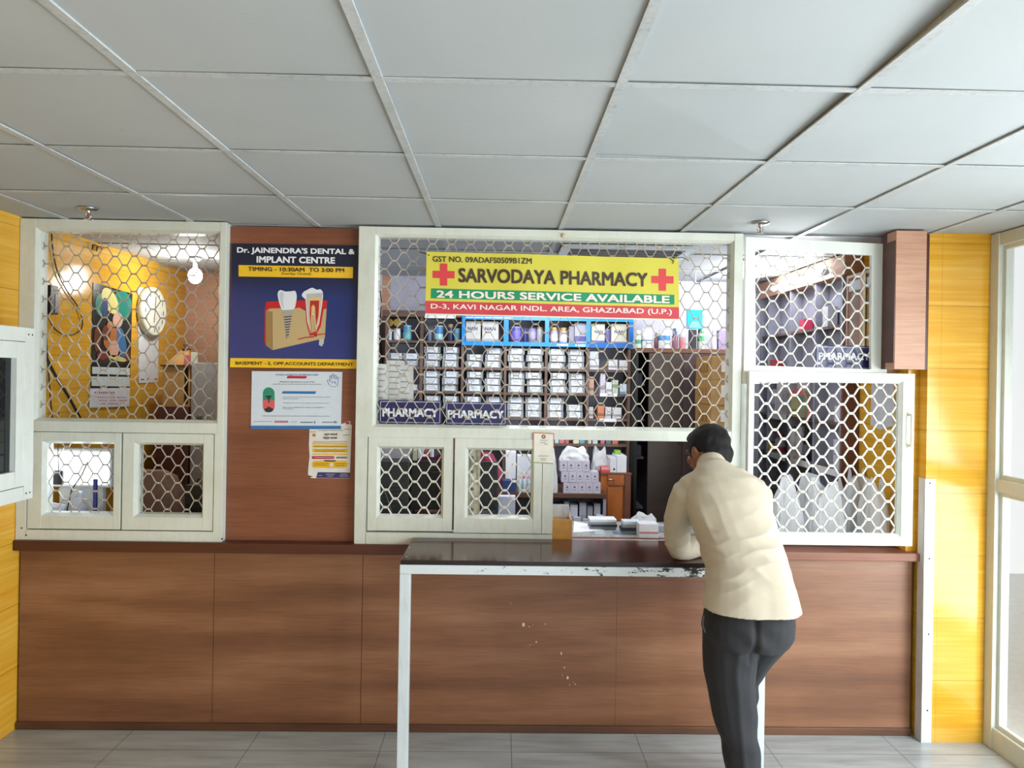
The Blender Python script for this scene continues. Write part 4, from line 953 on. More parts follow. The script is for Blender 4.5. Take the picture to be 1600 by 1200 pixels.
stackn = {3: ('bottom', 'middle', 'top'), 2: ('lower', 'upper'), 1: ('single',)}
for row in (1, 2, 3):
    zb = ZB[row + 1]
    for bay in range(0, 5):
        for side in (0, 1):
            n = 3
            if bay == 0: n = 2 if row == 1 else (1 if side else 0)
            if bay == 2 and row == 1 and side == 0: n = 2
            if bay == 4 and row == 3 and side == 1: n = 2
            cx = DX[bay] + (DX[bay + 1] - DX[bay]) * (.27 + .46 * side) + random.uniform(-.006, .006)
            for k in range(n):
                loc = Vector((cx + random.uniform(-.008, .008), YS1 + .03 + random.uniform(-.012, .015), zb + k * .0475 + .0004))
                lab = '%s white-fronted medicine tray, %s stack of %s bay, %s' % (stackn[n][k], ('left', 'right')[side], ORD[bay], rown[row])
                rz = random.uniform(-.06, .06)
                if first: tray.location = loc; tray['label'] = lab; WL[tray.name] = loc; first = False
                else: clone(tray, loc, lab, rz)
# generic small goods ------------------------------------------------
def carton(px0, px1, py0, py1, y, dep, c, label, cat='box', group=None, z0=None, band=None, mark=None, name='carton', rough=.5):
    x0, x1, za, zb = rect(px0, px1, py0, py1, y)
    if z0 is not None: za = z0 + .0004
    zb = max(zb, za + .01)
    t = thing(name, label, cat, ((x0 + x1) / 2, y + dep / 2, za), group)
    MB().box(x0, x1, y, y + dep, za, zb).build('carton_body', plain(*c, rough), t, .001)
    if band: MB().box(x0 + .0005, x1 - .0005, y - .0008, y, za + (zb - za) * band[0], za + (zb - za) * band[1]).build('printed_band', plain(*band[2], .5), t)
    if mark:
        m_ = MB(); text_xz(m_, mark[0], x0 + (x1 - x0) * mark[1], x0 + (x1 - x0) * mark[2], za + (zb - za) * mark[3], za + (zb - za) * mark[4], y - .0012, .02); m_.build('lettering', plain(*mark[5], .5), t)
    return t
def jar(px0, px1, py0, py1, y, c, label, cat='jar', group=None, z0=None, lid=None, band=None, lidh=.16, neck=.9, name='jar', seg=18):
    x0, x1, za, zb = rect(px0, px1, py0, py1, y); r = (x1 - x0) / 2; cx = (x0 + x1) / 2
    if z0 is not None: za = z0 + .0004
    H = zb - za; t = thing(name, label, cat, (cx, y + r, za), group); o = (cx, y + r, za); hb = H * (1 - lidh)
    MB().lathe([(r * .93, 0), (r, H * .03), (r, hb * .86), (r * neck, hb)], o, seg).build('jar_body', plain(*c, .35), t)
    MB().lathe([(r * neck * .98, hb + .0003), (r * neck, hb + H * .02), (r * neck, H * .985), (r * neck * .9, H)], o, seg).build('lid', plain(*(lid or c), .35), t)
    if band: MB().lathe([(r * 1.004, hb * band[0]), (r * 1.008, hb * band[0] + .001), (r * 1.008, hb * band[1] - .001), (r * 1.004, hb * band[1])], o, seg).build('wrap_label', plain(*band[2], .4), t)
    return t
zA = ZB[1]; yG = YS1 + .03; G1 = 'tins on the top shelf'
jar(604, 612, 514, 531, yG, (196, 206, 214), 'silvery tin at far left end of the top shelf', 'tin', G1, zA, (186, 190, 196), (.2, .7, (150, 180, 200)), .08, .98, 'tin')
jar(614, 625, 513, 531, yG, (214, 206, 208), 'pale tin left of the blue tin on the top shelf', 'tin', G1, zA, (186, 190, 196), (.15, .8, (224, 222, 226)), .08, .98, 'tin')
jar(629, 642, 508, 531, yG, (70, 150, 186), 'blue banded tin left of the first divider on the top shelf', 'tin', G1, zA, (150, 196, 200), (.1, .55, (100, 182, 190)), .08, .98, 'tin')
for (cx, who) in ((608, 'left gold tin lid facing out above the silvery tins'), (621, 'right gold tin lid facing out above the silvery tins')):
    p = at(cx, 504, yG + .05); t = thing('tin', who, 'tin', (p.x, yG + .1, zA + .095), 'gold tins lying on their side')
    MB().lathe([(.027, -.09), (.028, 0)], (p.x, yG + .05, p.z), 16, 0, 'y').build('tin_body', plain(190, 180, 140, .4, .3), t); MB().lathe([(.027, .0), (.029, .002), (.029, .006), (.024, .005), (.001, .005)], (p.x, yG + .05, p.z), 16, 0, 'y').build('lid', plain(190, 164, 84, .35, .4), t)
MB_z = zA + .095
MB().box(AX(603, 500, YS1) + .012, AX(632, 500, YS1), YS1 + .06, YS1 + .178, AZ(610, 512, YS1 + .05) - .012, AZ(610, 512, YS1 + .05) - .004).build('half_shelf', M['shelf'], sh)
jar(667, 674, 515, 531, yG, (96, 110, 140), 'small dark blue tin in the second bay of the top shelf', 'tin', G1, zA, (120, 126, 140), None, .1, .95, 'tin')
jar(677, 692, 508.5, 531, yG, (64, 126, 178), 'tall blue tin in the middle of the second bay of the top shelf', 'tin', G1, zA, (170, 196, 190), (.1, .5, (150, 196, 206)), .07, .98, 'tin')
jar(699, 708, 506, 531, yG + .02, (50, 54, 84), 'dark tin with tan cap in the second bay of the top shelf', 'tin', G1, zA, (150, 136, 108), None, .2, .95, 'tin')
jar(709, 721, 513, 531, yG, (120, 180, 200), 'pale blue tin beside the blue display on the top shelf', 'tin', G1, zA, (160, 200, 196), (.2, .7, (96, 160, 190)), .07, .98, 'tin')
# blue display surround
YDp = YS1 - .016; dsp = thing('display_surround', 'bright blue printed display surround fixed over four bays of the top shelf', 'display', at(856, 541, YDp)); BL = NT('display_blue').col(srgb(20, 132, 206)).set(.35).m; BLd = NT('display_deep_blue').col(srgb(20, 96, 172)).set(.35).m
b = MB()
def dbar(l, r, t_, bt, m=0):
    s_ = .016; c = (l + r) / 2; x0, x1 = AX(l, 518, YDp), AX(r, 518, YDp); b.prism([(x0, YDp, AZ(l, bt + s_ * (l - 856), YDp)), (x1, YDp, AZ(r, bt + s_ * (r - 856), YDp)), (x1, YDp, AZ(r, t_ + s_ * (r - 856), YDp)), (x0, YDp, AZ(l, t_ + s_ * (l - 856), YDp))], (0, .005, 0), m)
dbar(721.5, 990, 494.5, 501, 0); dbar(721.5, 918, 535, 541.5, 0); dbar(918, 990, 534, 542, 1)
for l, r, m in ((721.5, 727, 0), (787, 794.5, 0), (851.5, 858, 0), (916, 923, 0), (983, 990, 1)): dbar(l, r, 501, 535, m)
b.build('printed_board', [BL, BLd], dsp)
for x0, x1, y0, h_ in ((728, 800, 496.8, 2.0), (870, 888, 537.0, 3), (899, 914, 537.4, 3)):
    x = x0; b = MB()
    while x < x1: poly_px(b, [(x, y0 + .016 * (x - 856) + (0)), (x + 1.6, y0 + .016 * (x - 856)), (x + 1.6, y0 + h_ + .016 * (x - 856)), (x, y0 + h_ + .016 * (x - 856))], YDp - .0008); x += 2.3
    b.build('white_print', M['whitetxt'], dsp)
G2 = 'milk powder packs in the blue display'; NB = (52, 66, 120)
carton(728, 751, 501.5, 532, yG + .01, .09, (196, 196, 192), 'left white carton with navy lettering in the first bay of the blue display', 'box', G2, zA, (.0, .14, (150, 160, 176)), ('NAN', .12, .78, .55, .72, NB))
carton(753.5, 779, 502, 533, yG + .01, .09, (200, 200, 198), 'right white carton with navy lettering in the first bay of the blue display', 'box', G2, zA, (.0, .14, (160, 170, 184)), ('NAN', .16, .82, .55, .72, NB))
jar(797, 815, 510, 535, yG + .01, (86, 84, 160), 'purple tin at the left of the second bay of the blue display', 'tin', G2, zA, (150, 150, 190), (.2, .8, (110, 100, 186)), .07, .98, 'tin')
jar(817, 824, 514, 535, yG + .03, (60, 62, 130), 'narrow navy tin in the second bay of the blue display', 'tin', G2, zA, (80, 84, 140), None, .07, .98, 'tin')
jar(826, 838, 512, 535.5, yG + .01, (140, 134, 190), 'lilac tin in the second bay of the blue display', 'tin', G2, zA, (90, 90, 160), (.3, .8, (170, 164, 206)), .08, .98, 'tin')
jar(838.5, 848, 511, 536, yG + .02, (170, 172, 186), 'grey tin with gold cap beside the lilac tin', 'tin', G2, zA, (176, 150, 80), None, .12, .9, 'tin')
jar(860, 872, 511, 536, yG + .01, (170, 160, 186), 'left gold capped bottle in the third bay of the blue display', 'bottle', G2, zA, (186, 152, 70), (.15, .7, (214, 210, 222)), .2, .72, 'bottle')
jar(874.5, 887, 511.5, 536, yG + .01, (186, 176, 186), 'right gold capped bottle in the third bay of the blue display', 'bottle', G2, zA, (192, 158, 76), (.15, .7, (222, 214, 214)), .2, .72, 'bottle')
carton(889, 897, 510, 536, yG + .03, .07, (150, 150, 164), 'grey carton right of the gold capped bottles', 'box', G2, zA)
carton(898, 916, 504, 536.5, yG + .015, .08, (176, 178, 198), 'tall lilac carton at right of the third bay of the blue display', 'box', G2, zA, (.1, .35, (92, 88, 160)))
carton(924, 945, 506, 536, yG + .015, .09, (204, 202, 186), 'left cream carton with navy lettering in the last bay of the blue display', 'box', G2, zA, (.0, .16, (110, 110, 160)), ('NAN', .25, .85, .52, .68, NB))
jar(945.5, 955, 514, 537, yG + .03, (110, 108, 166), 'purple tin between the two cream cartons of the blue display', 'tin', G2, zA, (140, 140, 180), None, .08, .98, 'tin')
carton(955.5, 979, 506, 536, yG + .01, .09, (210, 208, 190), 'right cream carton with navy lettering in the last bay of the blue display', 'box', G2, zA, (.0, .12, (130, 130, 176)), ('NAN', .2, .85, .52, .68, NB))
# sixth bay small goods
G3 = 'small packs in the right bay of the back shelves'
for (l, r, t_, bt, row, c, lab) in ((921, 936, 561, 574, 2, (196, 198, 206), 'white pack at lower left of the right bay under the blue display'), (951, 965, 562, 575, 2, (206, 206, 210), 'white pack beside the yellow pens in the right bay'), (968, 981, 563, 575, 2, (206, 206, 210), 'white pack at right end of the right bay under the blue display'),
    (920, 928, 592, 613, 3, (186, 150, 130), 'tan pack at left of the second shelf of the right bay'), (938, 946, 583, 613, 3, (196, 190, 206), 'tall lilac pack standing in the second shelf of the right bay'), (947, 956, 597, 613, 3, (214, 214, 220), 'short white pack in the second shelf of the right bay'), (957, 966, 594, 613, 3, (190, 200, 184), 'green and white pack in the second shelf of the right bay'), (969, 979, 600, 613, 3, (200, 214, 226), 'white pack with blue foot at right of the second shelf'),
    (920, 927, 636, 652, 4, (200, 190, 190), 'pale pack at left of the third shelf of the right bay'), (934, 944, 634, 652, 4, (206, 130, 96), 'white and orange pack in the third shelf of the right bay'), (946, 955, 636, 652, 4, (206, 206, 208), 'white pack right of the orange pack on the third shelf'), (957, 971, 637, 652, 4, (212, 212, 216), 'wide white pack in the third shelf of the right bay')):
    carton(l, r, t_, bt, yG, .06, c, lab, 'pack', G3, ZB[row], (.0, .25, (90, 150, 190)) if 'blue foot' in lab else ((.45, .7, (120, 150, 110)) if 'green' in lab else (.2, .4, tuple(int(q_ * .72) for q_ in c))))
carton(921, 935, 549, 561, yG, .06, (190, 194, 204), 'white pack lying on another pack at left of the right bay', 'pack', G3, rect(921, 936, 561, 574, yG)[3] + .0006)
p = at(944, 573, yG); b = MB()
for k in range(3): b.tube([(p.x - .02 + k * .012, yG + .01 + k * .01, ZB[2] + .006 + k * .001), (p.x + .03 - k * .006, yG + .02 + k * .01, ZB[2] + .04 - .012 * k)], .004, 8)
tag(b.build('pen_bundle', plain(196, 156, 74, .4)), 'bundle of yellow pens lying in the right bay under the blue display', 'pens')
for k, (l, r, c) in enumerate(((867, 873, (170, 206, 216)), (874, 882, (200, 120, 124)), (883, 889, (186, 96, 110)), (896, 905, (222, 216, 190)), (906, 914, (120, 180, 196)), (917, 924, (226, 220, 214)), (926, 934, (196, 214, 216)), (939, 945, (200, 110, 130)), (947, 955, (90, 120, 140)), (957, 966, (206, 110, 84)))):
    carton(l, r, 672, 691, yG, .06, c, '%s of ten small coloured packs along the shelf behind the rail, counting from left' % (ORD + ['ninth', 'last'])[k], 'pack', 'coloured packs behind the hatch rail', ZB[5], name='small_pack')
# ---- dark cupboard right of the shelves with jars on top
YC = 1.30; xc0, xc1 = DX[-1] + .014, AX(1150, 600, YC); zc = AZ(1050, 544.5, YC)
cb = thing('cupboard', 'dark brown cupboard standing right of the medicine shelves with jars on top', 'cupboard', ((xc0 + xc1) / 2, 1.5, 0))
xg0, xg1 = AX(999, 600, YC), AX(1013, 600, YC)
MB().box(xc0, xc1, YC - .01, YB - .004, zc - .03, zc).build('top_board', M['skirt'], cb, .002)
MB().box(xc0, xc0 + .018, YC, YB - .004, 0, zc - .0305).build('side_panel', M['void'], cb)
MB().box(xc0 + .0185, xc1, YB - .02, YB - .004, 0, zc - .0305).build('back_panel', plain(52, 50, 58, .7), cb)
for k, z in enumerate((.06, .42, .82, 1.16, 1.42, 1.66)): MB().box(xc0 + .0185, xg1, YC + .12, YB - .021, z, z + .016).build('shelf', M['greyback'], cb)
MB().box(xg1, AX(1066, 600, YC), YC - .018, YC, .02, zc - .034).build('door', M['dbrown'], cb, .001)
MB().box(AX(1066.6, 600, YC), xc1, YC - .018, YC, .02, zc - .034).build('door', plain(62, 46, 50, .5), cb, .001)
MB().tube([(AX(1060, 600, YC), YC - .03, 1.28), (AX(1060, 600, YC), YC - .03, 1.40)], .006, 8).build('door_pull', M['black'], cb)
for z, nm in ((1.178, 'lower'), (1.436, 'middle'), (1.676, 'upper')):
    tag(MB().box(xg0 + .005, xg0 + .05, YC + .15, YC + .25, z, z + .07).build('small_pack', plain(150, 150, 170, .6), None, .001), '%s grey pack seen in the dark gap beside the cupboard door' % nm, 'pack', 'packs in the cupboard gap')
G4 = 'jars and bottles on the dark cupboard'; yj = YC + .02; zj = zc
jar(993, 1003, 516, 543, yj, (170, 186, 170), 'grey-green bottle at left end of the dark cupboard top', 'bottle', G4, zj, (206, 208, 206), (.3, .6, (70, 130, 100)), .2, .7, 'bottle')
jar(1004, 1021, 513, 543, yj, (206, 210, 216), 'left big white jar on the dark cupboard', 'jar', G4, zj, (214, 216, 220), (.42, .5, (60, 120, 176)), .14, .9)
jar(1022.5, 1028.5, 520, 543, yj + .02, (84, 44, 46), 'small dark bottle between the two big white jars', 'bottle', G4, zj, (60, 40, 40), None, .2, .6, 'bottle')
jar(1030, 1049, 515, 544, yj, (206, 208, 212), 'right big white jar with blue label on the dark cupboard', 'jar', G4, zj, (210, 210, 214), (.5, .8, (56, 126, 186)), .14, .9)
jar(1051, 1060.5, 513, 544, yj + .01, (126, 84, 100), 'plum bottle with blue cap on the dark cupboard', 'bottle', G4, zj, (70, 100, 150), None, .3, .7, 'bottle')
jar(1062, 1072.5, 522, 544, yj, (186, 116, 126), 'pink jar with white lid on the dark cupboard', 'jar', G4, zj, (210, 206, 210), (.2, .8, (190, 110, 120)), .2, .95)
carton(1078.5, 1088.5, 515, 544, yj, .05, (30, 30, 34), 'narrow black pack under the hanging blue carton', 'pack', G4, zj)
jar(1091, 1102, 514, 545, yj, (196, 204, 200), 'white bottle with green band at right of the dark cupboard top', 'bottle', G4, zj, (40, 120, 80), (.5, .85, (60, 140, 96)), .22, .8, 'bottle')
jar(1112, 1121, 516, 545, yj, (200, 196, 210), 'clear white bottle at far right of the dark cupboard top', 'bottle', G4, zj, (214, 210, 222), None, .3, .5, 'bottle')
carton(1123, 1137, 516, 546, yj + .02, .05, (136, 120, 160), 'purple pack at far right end of the dark cupboard top', 'pack', G4, zj)
yh = YC - .06; x0, x1, z0, z1 = rect(1073.5, 1098, 484, 513.5, yh); t = thing('hanging_carton', 'turquoise carton hanging on a string above the dark cupboard', 'carton', ((x0 + x1) / 2, yh, z0))
MB().box(x0, x1, yh, yh + .02, z0, z1).build('carton_body', [NT('turquoise').col(srgb(24, 160, 196)).set(.35).m], t, .001); b = MB(); b.add([(x0 + .01, yh - .0008, z0 + .006), (x1 - .008, yh - .0008, z0 + .006), (x1 - .03, yh - .0008, z0 + .05), (x0 + .03, yh - .0008, z0 + .045)], [(0, 1, 2, 3)]); b.build('printed_patch', plain(110, 206, 206, .4), t)
MB().tube([((x0 + x1) / 2, yh + .01, z1), ((x0 + x1) / 2 + .004, yh + .01, ZC - .003)], .0015, 5).build('string', M['paper2'], t)
# ---- yellow cartons on a brown stand
yy = .86; x0 = AX(1111, 620, yy); zt = [AZ(1125, y, yy) for y in (556, 594, 633, 672)]
st = thing('stand', 'brown stand under the stack of yellow cartons', 'stand', (x0 + .11, yy + .18, 0)); zb4 = zt[3] - (zt[2] - zt[3])
MB().box(x0 - .01, x0 + .24, yy, yy + .37, zb4 - .03, zb4 - .0005).build('top_board', M['brownpanel'], st); MB().box(x0 + .01, x0 + .22, yy + .02, yy + .35, 0, zb4 - .0305).build('base', M['brownpanel'], st)
zz = [zb4] + zt[::-1]
for k, nm in enumerate(('bottom', 'third', 'second', 'topmost')):
    t = thing('yellow_carton', '%s yellow-brown carton in the stack by the right stile of the hatch window' % (nm if nm in ('bottom', 'topmost') else nm + ' from top'), 'carton', (x0 + .11, yy + .18, zz[k]), 'stacked yellow cartons')
    MB().box(x0 + .004 * (k % 2), x0 + .22, yy + .004 * (k % 2), yy + .355, zz[k] + .0005, zz[k + 1] - .0005).build('carton_body', plain(146, 110, 60, .6, var=.1), t, .002)
    MB().box(x0 + .06, x0 + .16, yy - .0012, yy + .003 * (k % 2), zz[k] + .05, zz[k + 1] - .03).build('white_label', plain(196, 190, 184, .6), t)
    b = MB(); yq = x0 - .001
    for q_ in range(3): b.box(yq, yq + .004, yy + .09 + .07 * q_, yy + .13 + .07 * q_, zz[k] + .05, zz[k] + .10)
    b.build('side_print', plain(130, 92, 40, .7), t)
# ---- orange cabinet and low table behind the counter
yo = 1.13; X = lambda p, y=yo: AX(p, 770, y); zo = AZ(960, 739, yo)
oc = thing('side_cabinet', 'small orange-brown cabinet with drawer beside the stack of grey cartons', 'cabinet', (X(962), yo + .14, 0))
MB().box(X(938.5), X(985), yo, yo + .30, 0, zo - .012).build('carcass', M['orange'], oc, .001); MB().box(X(938), X(986.5), yo - .006, yo + .305, zo - .0115, zo).build('top_board', M['brownpanel'], oc, .001)
dw = MB().box(X(949), X(974.5), yo - .018, yo - .0005, AZ(960, 757.5, yo), AZ(960, 742, yo)).build('drawer', M['orange'], oc, .0015)
pz0 = AZ(954, 749, yo); MB().tube([(X(949), yo - .018, pz0), (X(949.5), yo - .034, pz0 + .004), (X(956), yo - .036, pz0 + .004), (X(958), yo - .02, pz0 - .004)], .005, 8).build('handle', M['chrome'], dw)
MB().box(X(949), X(972), yo - .018, yo - .0005, .05, AZ(960, 760.5, yo)).build('door', M['orange'], oc, .0015)
MB().box(X(975.5), X(985), yo - .012, yo - .0005, .02, zo - .014).build('stile', M['brownpanel'], oc, .001)
yl = .98; zl = AZ(900, 771.5, yl); XL_ = lambda p: AX(p, 770, yl)
lt = thing('low_table', 'dark brown low table with open shelf under the grey cartons', 'table', (XL_(860), yl + .2, 0))
MB().box(XL_(777), XL_(948), yl, yl + .14, zl - .028, zl).build('tabletop', M['skirt'], lt, .002)
MB().box(XL_(777), XL_(937), yl + .141, yl + .42, zl - .028, zl).build('rear_board', M['skirt'], lt, .002)
for xx in (XL_(779), XL_(943)): MB().box(xx, xx + .018, yl + .005, yl + .135, 0, zl - .0285).build('side_panel', M['greyback'], lt)
MB().box(XL_(779) + .02, XL_(943) - .002, yl + .12, yl + .13, .2, zl - .0285).build('back_panel', plain(60, 60, 70, .7), lt)
zls = AZ(900, 824, yl); MB().box(XL_(779) + .02, XL_(943) - .002, yl + .006, yl + .119, zls - .016, zls).build('shelf', M['skirt'], lt)
random.seed(5)
gc = thing('grey_carton', 'x', 'carton', (0, 0, 0), 'grey cartons stacked on the low table'); bw, bh = .0465, .0665
MB().box(-bw / 2 + .0004, bw / 2 - .0004, 0, .11, 0, bh).build('carton_body', plain(186, 180, 196, .5, var=.03), gc, .001)
b = MB(); b.lathe([(.006, 0), (.006, .0008), (.001, .0008)], (0, 0, bh * .58), 10, 0, 'y'); b.build('dark_mark', plain(84, 80, 96, .6), gc); b = MB(); b.box(-.011, .011, -.0006, 0, bh * .3, bh * .34); b.build('print_line', plain(110, 106, 120, .6), gc)
f1 = True
for row, (px0, n, nm) in enumerate(((880.5, 5, 'bottom'), (877, 5, 'middle'), (874.5, 4, 'top'))):
    for k in range(n):
        loc = (XL_(px0) + bw * (k + .5), yl + .012 + random.uniform(0, .003), zl + row * (bh + .0012) + .0004); lab = 'grey carton with dark mark, %s from left in the %s row of the stack' % (ORD[k], nm)
        if f1: gc.location = loc; gc['label'] = lab; WL[gc.name] = Vector(loc); f1 = False
        else: clone(gc, loc, lab)
for k, (l, r, t_, bt, c) in enumerate(((867, 878, 788, 824, (120, 120, 130)), (881, 889, 784, 824, (130, 130, 140)), (890.5, 902.5, 789, 824, (176, 176, 190)), (905, 916, 786, 824, (146, 146, 158)), (917.5, 926, 791, 824, (120, 120, 132)), (928, 938, 787, 824, (140, 140, 152)))):
    carton(l, r, t_, bt, yl + .02, .08, c, '%s grey pack from left on the shelf under the low table' % ORD[k], 'pack', 'packs under the low table', zls, (.5, .9, tuple(min(255, q_ + 26) for q_ in c)))
for k, (l, r, t_, c, lab) in enumerate(((896, 907, 808, (200, 200, 214), 'white pack before the third grey pack under the low table'), (911, 921, 811, (190, 190, 204), 'white pack before the fifth grey pack under the low table'), (932, 943, 805, (206, 206, 218), 'white pack with print at right under the low table'))):
    carton(l, r, t_, 824, yl + .002, .016, c, lab, 'pack', 'packs under the low table', zls, (.3, .4, (120, 120, 140)))
# files, bags and other things on the cabinet and table
carton(964, 979, 712.5, 738, yo + .02, .2, (214, 216, 224), 'white upright file box at right of the orange cabinet top', 'box file', 'white files on the orange cabinet', zo)
t = carton(953, 963.5, 716, 738, yo + .02, .2, (206, 208, 216), 'white file box with round black finger hole on the orange cabinet', 'box file', 'white files on the orange cabinet', zo); p = at(959.5, 733, yo + .02); MB().lathe([(.007, 0), (.007, .0015), (.001, .0015)], (p.x, yo + .02, p.z), 12, 0, 'y').build('finger_hole', M['black'], t)
carton(961, 970, 704, 712, yo + .12, .06, (120, 170, 60), 'lime green pack on top of the white file boxes', 'pack', None, rect(964, 979, 712.5, 738, yo + .02)[3] + .0005)
carton(939.5, 952, 730, 738, yo + .01, .08, (206, 70, 70), 'red and pink pack lying at left of the orange cabinet top', 'pack', None, zo, (.5, 1, (226, 150, 150)))
def bag(name, c, w, d_, h_, seed, mat, label, cat, group, peaks=2, ears=True, origin=None):
    rnd = random.Random(seed); mb = MB(); rings = []; K = 44
    for i in range(10):
        t_ = i / 9; ring = []
        for k in range(K):
            q_ = 2 * math.pi * k / K; f_ = (1 - .42 * t_ ** 1.8) * (1 + .07 * math.sin(q_ * 7 + seed) * t_) * (1 + .16 * noise.noise((math.cos(q_) * 2.2, math.sin(q_) * 2.2 + seed, t_ * 2.5)) + .10 * noise.noise((math.cos(q_) * 6, math.sin(q_) * 6 + seed, t_ * 2)))
            ex = 3.2; a, e = math.cos(q_), math.sin(q_)
            x = math.copysign(abs(a) ** (2 / ex), a) * w / 2 * f_; y = math.copysign(abs(e) ** (2 / ex), e) * d_ / 2 * f_
            z = h_ * t_ * (1 + (.22 * math.sin(q_ * peaks + seed) * t_ if ears else 0)) + (.03 * h_ * noise.noise((q_, t_ * 5, seed)) if 0 < i else 0)
            ring.append(Vector((c[0] + x, c[1] + y, c[2] + max(0, z))))
        rings.append(ring)
    mb.loft(rings, 0, True, False)
    return tag(mb.build(name, mat), label, cat, group)
t = NT('poly_bag_white'); t.set(.28); t.col(srgb(238, 240, 243)); t.b.inputs['Transmission Weight'].default_value = .35; t.b.inputs['IOR'].default_value = 1.05; t.b.inputs['Alpha'].default_value = .88; M['bagw'] = t.m
def bagp(px0, px1, pt, pb, y, d_, seed, label, group, z=None, peaks=2, mat=None):
    x0, x1, z0, z1 = rect(px0, px1, pt, pb, y)
    if z is not None: z0 = z
    bag('carrier_bag', ((x0 + x1) / 2, y + d_ / 2, z0), x1 - x0, d_, z1 - z0, seed, mat or M['bagw'], label, 'plastic bag', group, peaks)
zt1 = zl + 3 * (bh + .0012)
bagp(926, 952, 705, 738, yo + .10, .12, 3, 'crumpled clear bag beside the red pack on the orange cabinet', 'white plastic bags behind the counter', zo)
bagp(876, 922, 702, 718, yl + .015, .10, 7, 'flattened white bag lying on top of the stacked grey cartons', 'white plastic bags behind the counter', zt1 + .0006, 3)
bagp(838, 873, 700, 771, yl + .02, .13, 12, 'tall white bag left of the stacked grey cartons', 'white plastic bags behind the counter', zl)
# things seen through the right hand sash
carton(785, 806, 751, 771, yl + .01, .09, (44, 60, 110), 'dark blue pack on the left end of the low table', 'pack', None, zl)
for k in range(3): jar(808 + k * 7.4, 814.6 + k * 7.4, 744, 771, yl + .02, (170, 186, 190), '%s of three clear bottles with red caps on the low table' % ('left', 'middle', 'right')[k], 'bottle', 'clear bottles with red caps', zl, (196, 96, 100), None, .16, .6, 'bottle')
carton(790, 806, 706, 750, yl + .18, .1, (222, 224, 232), 'large white carton standing behind the blue pack', 'carton', None, zl); carton(808, 830, 712, 743, yl + .2, .1, (214, 218, 228), 'white carton standing behind the clear bottles', 'carton', None, zl)
# counter goods
yk = .36
carton(778.5, 805, 776, 808, .30, .06, (198, 200, 222), 'plain pale box standing on the counter right of the monitor', 'box', None, ZK)
tr_ = thing('tray_box', 'open yellowish wooden box with clear plastic sides at the left of the hatch', 'box', at(879, 835, .0)); x0, x1 = AX(862, 830, .0), AX(894, 830, .0); zb_, zf = ZK, AZ(878, 812, .0)
b = MB(); b.box(x0, x1, .0, .006, zb_, zf); b.box(x0, x1, .115, .121, zb_, zf); b.box(x0, x0 + .006, .0065, .1145, zb_, zf); b.box(x1 - .006, x1, .0065, .1145, zb_, zf); b.box(x0 + .006, x1 - .006, .0065, .1145, zb_, zb_ + .006); b.build('wood_box', plain(196, 140, 62, .5, var=.1), tr_)
b = MB(); b.prism([(x1 - .0105, .012, zb_ + .03), (x1 - .0105, .112, zb_ + .03), (x1 - .0105, .112, zf + .055), (x1 - .0105, .012, zf + .012)], (.003, 0, 0)); b.box(x0 + .008, x1 - .012, .108, .112, zb_ + .03, zf + .055); b.build('clear_side', mk_glass('clear_acrylic', (.9, .9, .9, 1), .1, .35), tr_)
def flat_px(name, pts, z, th, mat, label, cat, group=None):
    mb = MB(); mb.prism([atz(a, c, z) for a, c in pts], (0, 0, th)); return tag(mb.build(name, mat), label, cat, group)
flat_px('paper_sheet', [(896, 832), (944, 829), (925, 820), (897, 815)], ZK + .0006, .0015, plain(236, 238, 244, .5), 'white sheet of paper lying on the counter right of the wooden box', 'paper')
def strips(px0, px1, pt, pb, y, d_, n, label, group, topc=(222, 226, 230)):
    x0, x1, z0, z1 = rect(px0, px1, pt, pb, y); t = thing('strip_stack', label, 'medicine strips', ((x0 + x1) / 2, y + d_ / 2, ZK), group); H = (z1 - ZK) / n; rnd = random.Random(int(px0))
    for k in range(n):
        j = rnd.uniform(-.006, .006); m = plain(*(topc if k == n - 1 else ((40, 44, 52) if k % 2 else (150, 156, 162))), .35)
        MB().box(x0 + j + .004, x1 + j - .004, y + rnd.uniform(0, .008), y + d_ - rnd.uniform(0, .008), ZK + .0004 + k * H, ZK + (k + 1) * H - .0003).build('strip_layer', m, t, .0008)
strips(922, 966, 812, 824, .26, .10, 4, 'stack of medicine strips under a white leaf, behind the paper sheet', 'stacks of medicine strips'); strips(971, 1000, 815, 830, .16, .07, 4, 'dark stack of medicine strips left of the white pack on counter', 'stacks of medicine strips', (200, 214, 224))
carton(999, 1029, 819, 835, .08, .08, (206, 206, 212), 'white pack with red line lying on the counter by the customer', 'pack', None, ZK, (.3, .45, (190, 120, 120))); carton(1026, 1040, 822, 829, .22, .06, (150, 150, 160), 'small grey pack behind the white pack near the customer', 'pack', None, ZK)
flat_px('tablet_strip', [(929, 835), (946, 834), (942, 829), (928, 830)], ZK + .0006, .003, plain(206, 216, 226, .2, .3), 'single silver tablet strip at the front of the counter', 'medicine strip', 'loose tablet strips'); flat_px('tablet_strip', [(958, 834), (988, 835), (984, 830), (957, 830)], ZK + .0006, .003, plain(130, 156, 180, .2, .3), 'bluish tablet strip on the counter before the dark stack', 'medicine strip', 'loose tablet strips')
bagp(990, 1030, 809, 818, .30, .14, 21, 'small crumpled clear bag lying at the back of the counter', None, ZK, 3)
b = MB()
for k in range(5): x = AX(809 + 4 * k, 800, .10); b.prism([(x, .10, ZK + .0005), (x + .014, .10, ZK + .0005), (x + .030 - .004 * k, .13, ZK + .045), (x + .016 - .004 * k, .13, ZK + .045)], (0, .002, 0))
tag(b.build('foil_strips', plain(190, 184, 170, .2, .7)), 'leaning silver foil strips behind the lower right sash corner', 'medicine strips')
